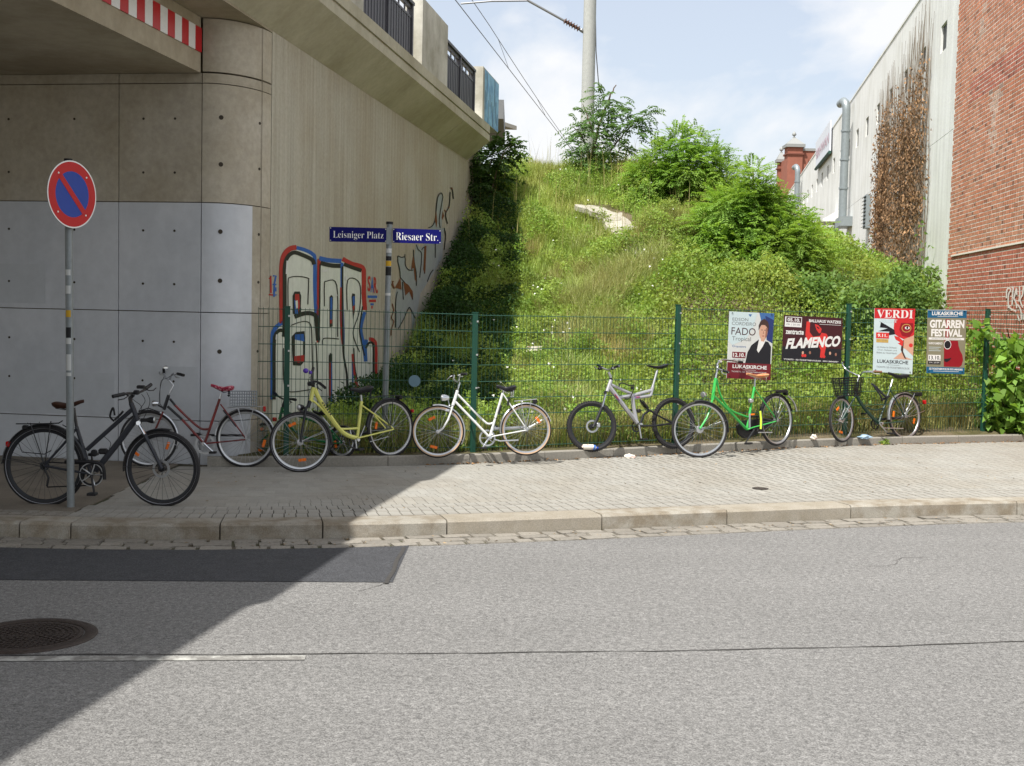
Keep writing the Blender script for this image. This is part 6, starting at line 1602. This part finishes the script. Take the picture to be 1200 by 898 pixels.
for k in range(900):
    a = rng.uniform(ia1-1.2, ia1+1.0) if k % 3 else rng.uniform(wa(1096, 300)[0], wa(1088, 300)[0]); z = 1.6+abs(rng.normal(0, .9))
    P.append(tuple(wpt(a, z, rng.uniform(.03, .25)))); A.append((rng.normal()*.6, rng.normal()*.6, -.6)); N.append(tuple(WN+Vector(rng.normal(size=3)*.6)))
leaf_mesh('green_leaves', P, A, N, .11, .08, L_ivy, iv, np.clip(rng.normal(1, .2, len(P)), .5, 1.6))

# ---- stone paved channel on the slope
M_stone = mat('pale_channel_stone', srgb(178,174,162), .85, var=.16, vscale=25, rand=.1, bump=.6, bscale=30, bdist=.02, col2=srgb(158,152,138), mscale=4)
pc = bank_hit(725, 270); bed = MB()
path = [bank_hit(x, y) for x, y in ((699,247),(716,256),(734,272),(748,288),(764,306))]
ch_ = thing('stone_channel', 'strip of pale irregular paving stones set in the slope', 'paved strip', path[2])
for i in range(34):
    f = i/34*(len(path)-1); k = int(f); c = path[k].lerp(path[k+1], f-k); d = (path[k+1]-path[k]).normalized()
    for j in range(3):
        if random.random() < .02+.55*max(0, f-1.6)/2.4: continue
        sd2 = d.cross(UP).normalized(); w = .95-.5*f/4; nrm = sd2.cross(d).normalized(); nrm = nrm if nrm.z > 0 else -nrm
        cc = c+sd2*((j-1)*w*.34+random.uniform(-.04, .04)); sz = random.uniform(.15, .2); n = 6
        cc = cc+nrm*random.uniform(.05, .075)
        ring = [cc+(d*math.cos(2*math.pi*m_/n+.3)+sd2*math.sin(2*math.pi*m_/n+.3))*sz*random.uniform(.8, 1.2) for m_ in range(n)]
        MB().prism(ring, -nrm*.12).build('stone', M_stone, ch_, bevel=.012)

# ---- litter and small things
M_paper = mat('crumpled_paper', srgb(214,208,196), .8, col2=srgb(190,150,140), mscale=20, mlo=.55, mhi=.62)
def crumple(name, label, cat, px, py, z, s, mt, flat_=.5):
    c = ground(px, py, z); m = MB().sphere((0,0,0), s, 9, 6, scale=(1,.8,flat_)); rr = random.Random(int(px*7))
    m.v = [c+Vector((v.x*rr.uniform(.6,1.3), v.y*rr.uniform(.6,1.3), max(-.01, v.z*rr.uniform(.5,1.3)+s*flat_*.6))) for v in m.v]
    return tag(m.build(name, mt, origin=c), label, cat)
crumple('crumpled_wrapper', 'crumpled white and reddish paper at the edging below the mountain bike', 'litter', 737, 537, KH, .07, M_paper)
crumple('paper_scrap', 'white paper scrap in the dry grass left of the dark green bicycle', 'litter', 954, 515, .24, .05, M_paper, .9)
crumple('plastic_bag', 'pale blue plastic film in the weeds behind the dark green bicycle front wheel', 'litter', 1013, 514, .23, .1, mat('blue_film', srgb(150,176,196), .3), .35)
c = ground(693, 527, .24)
bt = thing('drink_bottle', 'squashed white and blue drink bottle lying inside the mountain bike front wheel', 'bottle', c)
MB().tube([c+Vector((-.11,0,.02)), c+Vector((-.1,0,.03)), c+Vector((.02,.01,.03)), c+Vector((.06,.01,.02))], [.02,.035,.035,.015], 10).build('bottle_body', M_paper, bt, smooth=True)
MB().tube([c+Vector((.0,.01,.03)), c+Vector((.05,.01,.025))], [.036,.03], 10).build('bottle_label', mat('label_blue', srgb(70,110,180), .5), bt, smooth=True)
MB().tube([c+Vector((.06,.01,.02)), c+Vector((.085,.012,.02))], .015, 8).build('bottle_cap', M_sblue, bt)
P = []
for k in range(420):
    x = rng.uniform(-1.0, 8.0); P.append((x, edge_y(x)-abs(rng.normal(0, .05))-.01, KH+.006))
leaf_mesh('leaf_litter', P, rand_dirs(len(P))*np.array([1,1,.15]), np.tile([0,0,1.], (len(P),1))+rng.normal(size=(len(P),3))*.3, rng.uniform(.02,.06,len(P)), .02, mat('litter_leaf', srgb(150,116,80), .85, tint=True), None, np.clip(rng.normal(1.1,.3,len(P)),.5,1.8), label='dry leaf crumbs along the foot of the concrete edging', cat='leaf litter')
P = []
for k in range(260):
    s_ = rng.uniform(s_of(-3), s_of(7)); t_ = rng.uniform(.35, 4.5) if k % 2 else rng.uniform(-.42, -.05); c_ = kpt(s_, t_, (KH if k % 2 else .006)+.007)
    if c_.y < edge_y(c_.x)-.02: P.append(tuple(c_))
leaf_mesh('pavement_specks', P, rand_dirs(len(P))*np.array([1,1,.1]), np.tile([0,0,1.], (len(P),1))+rng.normal(size=(len(P),3))*.25, rng.uniform(.012,.04,len(P)), .014, mat('dry_crumb', srgb(140,122,96), .85, tint=True), None, np.clip(rng.normal(1.1,.4,len(P)),.4,2), label='tiny dry leaf crumbs scattered over the pavement and gutter', cat='leaf litter')
w0 = ground(1035, 521, KH); P = [tuple(w0+Vector((rng.normal()*.04, rng.normal()*.03, abs(rng.normal()*.03)))) for _ in range(60)]
wp = thing('small_weed', 'small green weed growing from the joint at the edging by the dark green bicycle', 'weed', w0)
leaf_mesh('leaves', P, rand_dirs(60, .6), rand_dirs(60, 1), .06, .03, L_weed, wp)
for label, x0, y0, x1 in (('white plastic strip caught in the grass behind the fence right of the white bicycle', 616, 427, 636), ('pale paper strip on the slope above the fence near the posters', 720, 484, 730)):
    p = bank_hit(x0, y0) ; p2 = bank_hit(x1, y0+1)
    if p and p2:
        m = MB(); u_ = UP*.05; m.add([p+UP*.22, p2+UP*.25, p2+UP*.3, p+UP*.29], [(0,1,2,3)]); m.add([p+UP*.22, p2+UP*.25, p2+UP*.24+Vector((0,-.04,0)), p+UP*.2+Vector((0,-.03,0))], [(0,1,2,3)])
        tag(m.build('plastic_strip', M_paper, origin=p, fix=False), label, 'litter')
